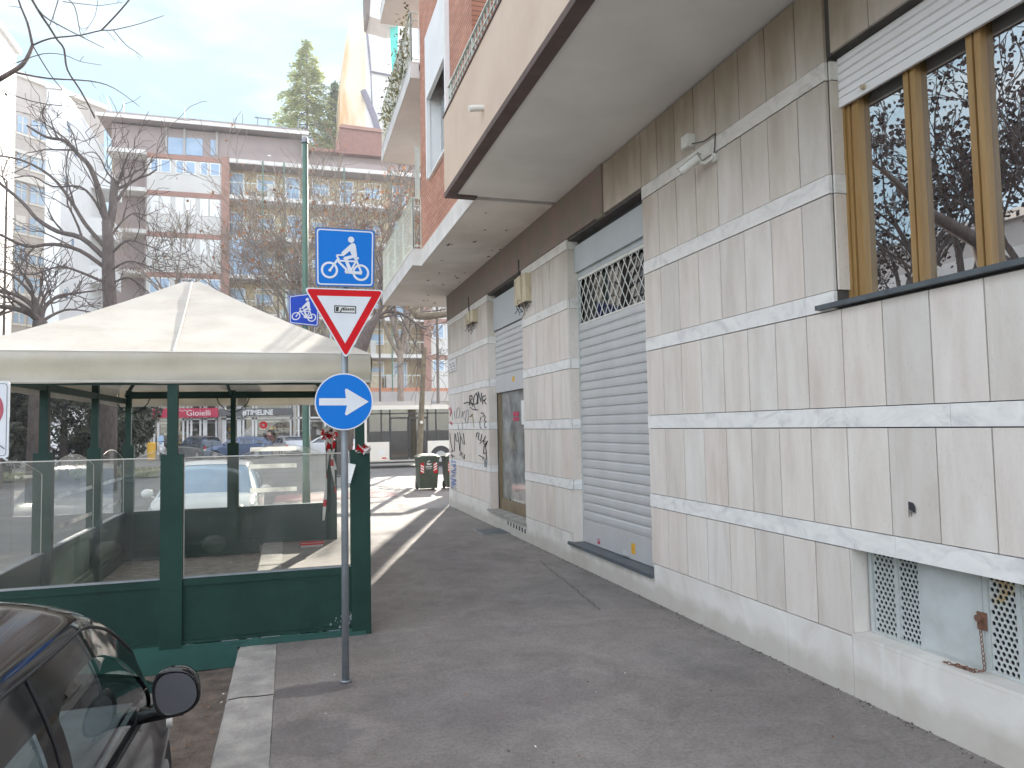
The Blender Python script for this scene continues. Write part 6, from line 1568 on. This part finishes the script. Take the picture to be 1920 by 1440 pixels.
tr = [Vector((at(206, 575, Y1_).x, Y1_, -.1)), at(206, 575, Y1_), at(203, 500, Y1_), at(203, 450, Y1_), at(199, 415, Y1_)]
traced('bare_tree', 'large leafless dark tree with a cut limb rising behind the tent', (tr[0].x, Y1_, -.1), Y1_, [
    ([(199, 415), (190, 370), (170, 315), (149, 292), (121, 264), (87, 257), (50, 235)], .13, .03),
    ([(201, 440), (211, 395), (213, 365), (216, 341)], .16, .13), ([(216, 342), (240, 332), (262, 318), (290, 300)], .03, .012), ([(217, 340), (200, 322), (190, 300), (175, 285), (150, 290)], .03, .012),
    ([(193, 480), (153, 446), (108, 434), (69, 410), (45, 382), (0, 344), (-40, 320)], .11, .04),
    ([(196, 462), (160, 420), (130, 372), (95, 330), (40, 300), (-20, 290)], .09, .025),
    ([(194, 500), (150, 470), (100, 458), (50, 462), (0, 440), (-40, 430)], .09, .03),
    ([(205, 480), (235, 452), (262, 455), (300, 470)], .06, .015), ([(204, 510), (240, 490), (280, 500), (330, 520)], .05, .012),
    ([(203, 452), (225, 420), (250, 400), (275, 405)], .05, .012), ([(198, 420), (180, 380), (150, 350), (100, 350), (60, 330), (20, 335)], .06, .015),
    ([(196, 530), (150, 510), (110, 500), (60, 515), (10, 505)], .06, .015), ([(204, 535), (240, 520), (270, 540), (290, 560)], .045, .012)],
    3, 4, .12, 1.6, trunk=(tr, [.28, .21, .19, .17, .13]), rmin=.009)
# spreading tree lower left
Y2_ = 22.
tr = [Vector((at(76, 640, Y2_).x, Y2_, -.1)), at(76, 640, Y2_), at(75, 602, Y2_)]
traced('bare_tree', 'spreading leafless tree at the left just above the tent roof', (tr[0].x, Y2_, -.1), Y2_, [
    ([(75, 604), (60, 590), (40, 582), (0, 575), (-50, 580)], .12, .04), ([(75, 603), (62, 575), (35, 555), (0, 545), (-50, 530)], .11, .03), ([(76, 602), (70, 570), (50, 540), (20, 515), (-20, 500)], .08, .02),
    ([(77, 603), (85, 575), (110, 555), (140, 550), (180, 545)], .08, .02), ([(76, 603), (78, 570), (90, 540), (80, 510)], .06, .015), ([(77, 604), (100, 590), (130, 580), (170, 585)], .06, .015), ([(75, 603), (55, 580), (20, 560), (-10, 552)], .06, .02)],
    8, 5, .1, 1.0, trunk=(tr, [.30, .22, .17]), rmin=.009)
# near branches hanging in from the top left
Yn = 11.
tl_ = [Vector((-7.0, Yn, -.15)), Vector((-6.7, Yn, 3)), Vector((-6.2, Yn+.2, 5.2)), at(-150, 230, Yn), at(-60, 175, Yn), at(0, 148, Yn)]
traced('bare_tree', 'near leafless tree whose thin branches reach in at the top left corner', (-7, Yn, -.15), Yn, [
    ([(0, 148), (38, 125), (52, 107), (61, 85)], .034, .022), ([(61, 85), (52, 45), (40, 15), (28, -20)], .018, .010),
    ([(61, 85), (95, 72), (150, 66), (190, 57), (213, 56), (260, 45), (308, 29)], .012, .004), ([(190, 57), (218, 28), (245, -4), (270, -40)], .011, .009),
    ([(213, 57), (236, 84), (255, 97), (267, 107)], .007, .003), ([(52, -15), (75, 25), (92, 50), (107, 74), (120, 92), (126, 130), (148, 165), (165, 195), (178, 222)], .016, .010),
    ([(61, 85), (88, 130), (110, 160), (140, 190), (165, 203)], .009, .003), ([(30, 136), (90, 147), (170, 152), (215, 166), (262, 200)], .013, .003), ([(25, 120), (80, 101), (120, 103), (150, 115), (190, 122)], .007, .003),
    ([(55, -10), (80, 28), (120, 52), (155, 70), (195, 90)], .012, .004), ([(112, -10), (100, 30), (92, 50)], .007, .006), ([(118, -8), (140, 12), (150, 60), (158, 70)], .008, .004), ([(118, 3), (160, 8), (190, 10), (230, 4)], .006, .003), ([(185, -10), (178, 30), (160, 58)], .004, .003),
    ([(-20, 160), (60, 190), (130, 200), (165, 205)], .008, .004), ([(-30, 300), (5, 290), (-10, 260)], .01, .006)],
    23, 1, .1, .22, trunk=(tl_, [.26, .20, .16, .09, .06, .034]), dy=.6, lv=0, rmin=.003)
for pi, (px, s, hh) in enumerate(((640, 4, 7.), (752, 9, 6.5), (575, 14, 6.))):
    Yt_ = (46., 44., 48.)[pi]
    bare_tree('plane_tree', ('bare plane tree with scattered orange leaves directly behind the square bicycle sign', 'bare plane tree with scattered orange leaves between the signs and the brick balcony', 'bare plane tree with few dry leaves right of the white balconies')[pi],
              (gxy(px, Yt_), Yt_, -.1), s, hh, .24, 6.6, 5, (700, 1100, 260)[pi], .10, 'bark2', 'plane trees along the boulevard', main=6, kids=(3, 5), ang=.55, rmin=.016, wob=.2, spread=.15)
bare_tree('young_tree', 'slender leafless tree in front of the white bay of the apartment block', (gxy(325, 50), 50, -.1), 5, 9.5, .14, 3.0, 4, 160, .06, 'bark2', None, main=5, ang=.45, rmin=.015)
# leaning trunk behind the give way sign with a low branch
Yl = 30.
P = [at(x, y, Yl) for x, y in ((640, 860), (655, 720), (672, 665), (690, 620), (708, 590))]
traced('leaning_tree', 'dark leaning trunk behind the give way sign with a branch towards the wall', (P[0].x, Yl, -.1), Yl, [
    ([(704, 597), (730, 583), (760, 592), (785, 610), (800, 618)], .09, .03), ([(706, 593), (720, 570), (735, 545), (760, 520)], .10, .03), ([(700, 600), (740, 590), (790, 585), (836, 580)], .06, .02), ([(705, 596), (700, 560), (715, 520), (705, 480)], .08, .02), ([(750, 590), (775, 640), (800, 670), (830, 690)], .03, .01)],
    3, 6, .1, 1.6, trunk=([Vector((P[0].x, Yl, -.1))]+P[1:], [.36, .33, .30, .22, .12]), rmin=.010)
k = MB(); k.tube([at(x, y, 27) for x, y in ((786, 572), (772, 582), (782, 592), (800, 593), (825, 590), (860, 586))], [.10, .13, .15, .14, .13, .12], 9); pl_ = thing('plane_tree', 'thick pale plane limb showing just below the balcony soffit', 'tree', (5.9, 27, -.1))
k.tube([(6.7, 27, -.1), (6.75, 27, 4.5), at(862, 586, 27)], [.25, .21, .12], 10); k.tube([(6.75, 27, 4.2), (6.7, 27.1, 8), (6.9, 27, 11.5)], [.21, .20, .13], 10); k.tube([(6.85, 27, 10), (7.6, 27.3, 12.5), (8.2, 27.6, 14)], [.12, .09, .04], 8); k.build('trunk', 'planebark', pl_, smooth=True)
# dark evergreen seen through the gazebo
def evergreen(loc, label, R_, H0, H1, n, leafm, s, seed):
    rnd = random.Random(seed); t = thing('evergreen_tree', label, 'tree', loc); base = Vector(loc); T = MB(); T.tube([base, base+Vector((0, 0, H1*.8))], .2, 9, r1=.05); T.build('trunk', 'bark', t)
    k = MB(); cl = []
    for i in range(60):
        a = rnd.uniform(0, 6.28); z = rnd.uniform(H0, H1); f = math.sin(math.pi*min(1, max(0.05, (z-H0+.9)/(H1-H0+1.0))))**.5; rr = R_*f*math.sqrt(rnd.uniform(.15, 1)); cl.append((base+Vector((rr*math.cos(a), rr*math.sin(a), z)), rnd.uniform(.5, .95)))
    for i in range(n):
        c, r = rnd.choice(cl); d = rv(rnd).normalized()*r*rnd.uniform(.5, 1.)**.4; p = c+d; a = rv(rnd).normalized(); b = a.cross(rv(rnd)).normalized(); ss = s*rnd.uniform(.6, 1.4)
        k.add([p-a*ss, p+b*ss*.4, p+a*ss, p-b*ss*.4], [(0, 1, 2, 3)])
    k.build('crown', leafm, t)
evergreen((gxy(120, 33), 33, -.1), 'dense dark evergreen magnolia seen through the gazebo panes', 3.0, .9, 4.9, 42000, 'leafdark', .10, 2)
# conifers behind the roofs
def conifer(loc, label, Rr, z0, H, seed, m, droop=.35, dens=1.):
    rnd = random.Random(seed); t = thing('conifer', label, 'conifer', loc, 'conifers behind the roofs'); base = Vector(loc); T = MB(); T.tube([base, base+Vector((0, 0, H))], .35, 8, r1=.04)
    k = MB(); z = z0
    while z < H-.1:
        f = (H-z)/(H-z0); L = Rr*(f**.85)*rnd.uniform(.75, 1.1)+.12; nb = int((5+4*f)*dens)
        for j in range(nb):
            a = rnd.uniform(0, 6.28); l = L*rnd.uniform(.55, 1.1); p = base+Vector((0, 0, z)); pts = [p]; n = 5
            for i in range(1, n+1):
                u = i/n; pts.append(p+Vector((math.cos(a)*l*u, math.sin(a)*l*u, .25*l*u-droop*l*u*u*1.6)))
            T.tube(pts, .05*f+.015, 3, r1=.01, cap=False)
            for q in range(int(10+17*l)):
                u = rnd.uniform(.15, 1.)**.7; s_ = min(n-1, int(u*n)); c = pts[s_].lerp(pts[s_+1], u*n-s_)+Vector((rnd.gauss(0, .16), rnd.gauss(0, .16), -abs(rnd.gauss(0, .22))))
                d = Vector((math.cos(a)+rnd.gauss(0, .6), math.sin(a)+rnd.gauss(0, .6), rnd.gauss(-.35, .3))).normalized(); w = d.cross(rv(rnd)).normalized(); ss = rnd.uniform(.12, .26)
                k.add([c, c+d*ss+w*ss*.35, c+d*ss*1.7, c+d*ss-w*ss*.35], [(0, 1, 2, 3)])
        z += rnd.uniform(.28, .5)*(.5+f*.6)
    T.build('trunk', 'bark', t); k.build('crown', m, t)
ct = at(575, 72, 80); conifer((ct.x, 80, -.1), 'tall yellow green conifer standing above the flat roof', 5.6, 30, ct.z, 5, 'conifer', dens=1.05)
ct = at(628, 150, 84); conifer((ct.x, 84, -.1), 'darker conifer between the tall conifer and the stained tower', 2.6, 28, ct.z, 8, 'conifer2', dens=1.2)
# poles on the boulevard
for (px, py, Yp, r, lab) in ((711, 560, 45., .075, 'thin dark lamp pole left of the wooden post'), (819, 560, 42., .10, 'dark lamp pole beside the building corner'), (12, 380, 30., .05, 'thin dark pole with a bent arm at the left edge')):
    p = at(px, py, Yp); t = thing('street_lamp', lab, 'street lamp', (p.x, Yp, -.15), 'dark lamp poles of the boulevard'); top = 9.5 if px > 100 else p.z+.8
    k = MB(); k.tube([(p.x, Yp, -.15), (p.x, Yp, top)], r, 8, r1=r*.7); k.tube([(p.x, Yp, -.15), (p.x, Yp, .5)], r*1.5, 8); k.build('pole', 'bark', t)
    k = MB(); k.tube([(p.x, Yp, top), (p.x-.6*(1 if px < 100 else .6), Yp, top+.5), (p.x-1.3, Yp, top+.6)], r*.6, 6); k.build('arm', 'bark', t); k = MB(); k.ball((p.x-1.5, Yp, top+.58), .3, .14, .08); k.build('lamp_head', 'pole', t)
a, b = at(784, 906, 22.6), at(796, 652, 23.2); wpst = thing('wooden_post', 'slanted grey weathered post standing beside the wheelie bin', 'post', (a.x, 22.6, -.15)); k = MB(); k.tube([(a.x, 22.6, -.15), a.lerp(b, .5), b], [.10, .088, .075], 9); k.build('post', 'planebark', wpst)
k = MB(); c = a.lerp(b, .44); k.tube([c+Vector((0, -.09, 0)), c+Vector((0, -.11, 0))], .05, 10); k.build('reflector', 'whitepaint', wpst)
# plane trees and a block on the near left side of the street (mirrored in the window)
for (x, y, s, lab) in ((-10.4, 12.6, 31, 'leafy brown plane tree mirrored in the window nearest the camera'), (-10.6, 15.6, 32, 'leafy brown plane tree mirrored in the middle of the window'), (-11.6, 19.0, 33, 'leafy brown plane tree mirrored in the leftmost window pane')):
    bare_tree('plane_tree', lab, (x, y, -.15), s, 4.6, .20, 3.9, 5, 2000, .075, 'bark', 'plane trees along the side street', main=4, kids=(3, 4), ang=.45, rmin=.013, wob=.28, spread=.3, leafm='leaf2')
ob = thing('apartment_block', 'grey low block across the side street mirrored in the window', 'building', (-26, 12, -.16))
k = MB(); k.box(-34, -23, -8, 34, -.16, 10.2); k.box(-34.2, -22.7, -8.2, 34.2, 10.2, 10.6); k.build('wall', 'greyconc', ob)
k = MB(); 
for j in range(3):
    k.box(-23, -22.6, -8, 34, 2.3+j*3-.16, 3.1+j*3-.16)
k.build('balcony_band', 'paleconc', ob)
k = MB()
for j in range(3):
    for i in range(17): k.box(-23, -22.96, -7+i*2.4, -5.6+i*2.4, 3.3+j*3-.16, 5.0+j*3-.16) if j < 2 else None
k.build('window', 'winblue', ob)

# ------------------------------------------------------------------ light and sky
EL, AZ = R(25.), R(18.)
w = bpy.data.worlds.new('World'); sc.world = w; w.use_nodes = True; nt = w.node_tree; L = nt.links
bg = nt.nodes['Background']; bg.inputs[1].default_value = .15
sky = N(nt, 'ShaderNodeTexSky', sky_type='NISHITA'); sky.sun_disc = False; sky.sun_elevation = EL; sky.sun_rotation = AZ; sky.air_density = 1.; sky.dust_density = .7; sky.ozone_density = 2.5
tc = N(nt, 'ShaderNodeTexCoord'); mp = N(nt, 'ShaderNodeMapping'); mp.inputs['Scale'].default_value = (1.2, 1.2, 5.); mp.inputs['Rotation'].default_value = (.5, .35, .2); L.new(tc.outputs['Generated'], mp.inputs[0])
nn = N(nt, 'ShaderNodeTexNoise', Scale=2.3, Detail=7., Roughness=.55, Distortion=.6); L.new(mp.outputs[0], nn.inputs['Vector'])
cf = ramp(nt, nn.outputs[0], [(.42, (.35, .35, .35)), (.68, (.85, .85, .85))])
# thin cloud veil; brightness added overhead and behind the camera as unseen fill
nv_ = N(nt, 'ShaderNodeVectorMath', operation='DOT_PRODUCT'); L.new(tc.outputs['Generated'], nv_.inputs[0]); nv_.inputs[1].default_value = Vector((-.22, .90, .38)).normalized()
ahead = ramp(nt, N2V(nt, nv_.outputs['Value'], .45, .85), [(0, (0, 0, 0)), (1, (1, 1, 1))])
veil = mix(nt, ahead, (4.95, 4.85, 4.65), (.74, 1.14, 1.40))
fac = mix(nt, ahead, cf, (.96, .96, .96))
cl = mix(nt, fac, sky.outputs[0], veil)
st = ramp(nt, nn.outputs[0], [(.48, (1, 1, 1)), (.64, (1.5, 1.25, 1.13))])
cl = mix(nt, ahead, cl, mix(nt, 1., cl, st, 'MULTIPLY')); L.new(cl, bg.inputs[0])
sun = bpy.data.lights.new('sun', 'SUN'); sun.energy = 3.2; sun.angle = R(.5); sun.color = (1., .93, .82)
so_ = bpy.data.objects.new('sun', sun); col.objects.link(so_); so_.location = (10, 30, 30)
so_.rotation_euler = Vector((math.sin(AZ)*math.cos(EL), math.cos(AZ)*math.cos(EL), math.sin(EL))).to_track_quat('Z', 'Y').to_euler()
vs = sc.view_settings; vs.view_transform = 'Standard'; vs.look = 'None'; vs.gamma = 1.; vs.exposure = 2.15
sc.render.film_transparent = False
cy = sc.cycles; cy.max_bounces = 8; cy.diffuse_bounces = 3; cy.glossy_bounces = 4; cy.transparent_max_bounces = 24; cy.transmission_bounces = 4
try: cy.use_denoising = True
except Exception: pass

# thin haze volume added over the street to stand in for lens glare
hz = MB(); hz.box(-70, 60, -20, 112, -1.2, 54); m = bpy.data.materials.new('air'); m.use_nodes = True; nt = m.node_tree; nt.nodes.remove(nt.nodes['Principled BSDF'])
pv = nt.nodes.new('ShaderNodeVolumePrincipled'); pv.inputs['Color'].default_value = (.95, .96, 1, 1); pv.inputs['Density'].default_value = .0014; pv.inputs['Anisotropy'].default_value = .25; nt.links.new(pv.outputs[0], nt.nodes['Material Output'].inputs['Volume'])
tag(hz.build('haze', m, loc=(0, 0, 0)), 'thin sunlit haze filling the street and the boulevard', 'haze', kind='stuff')
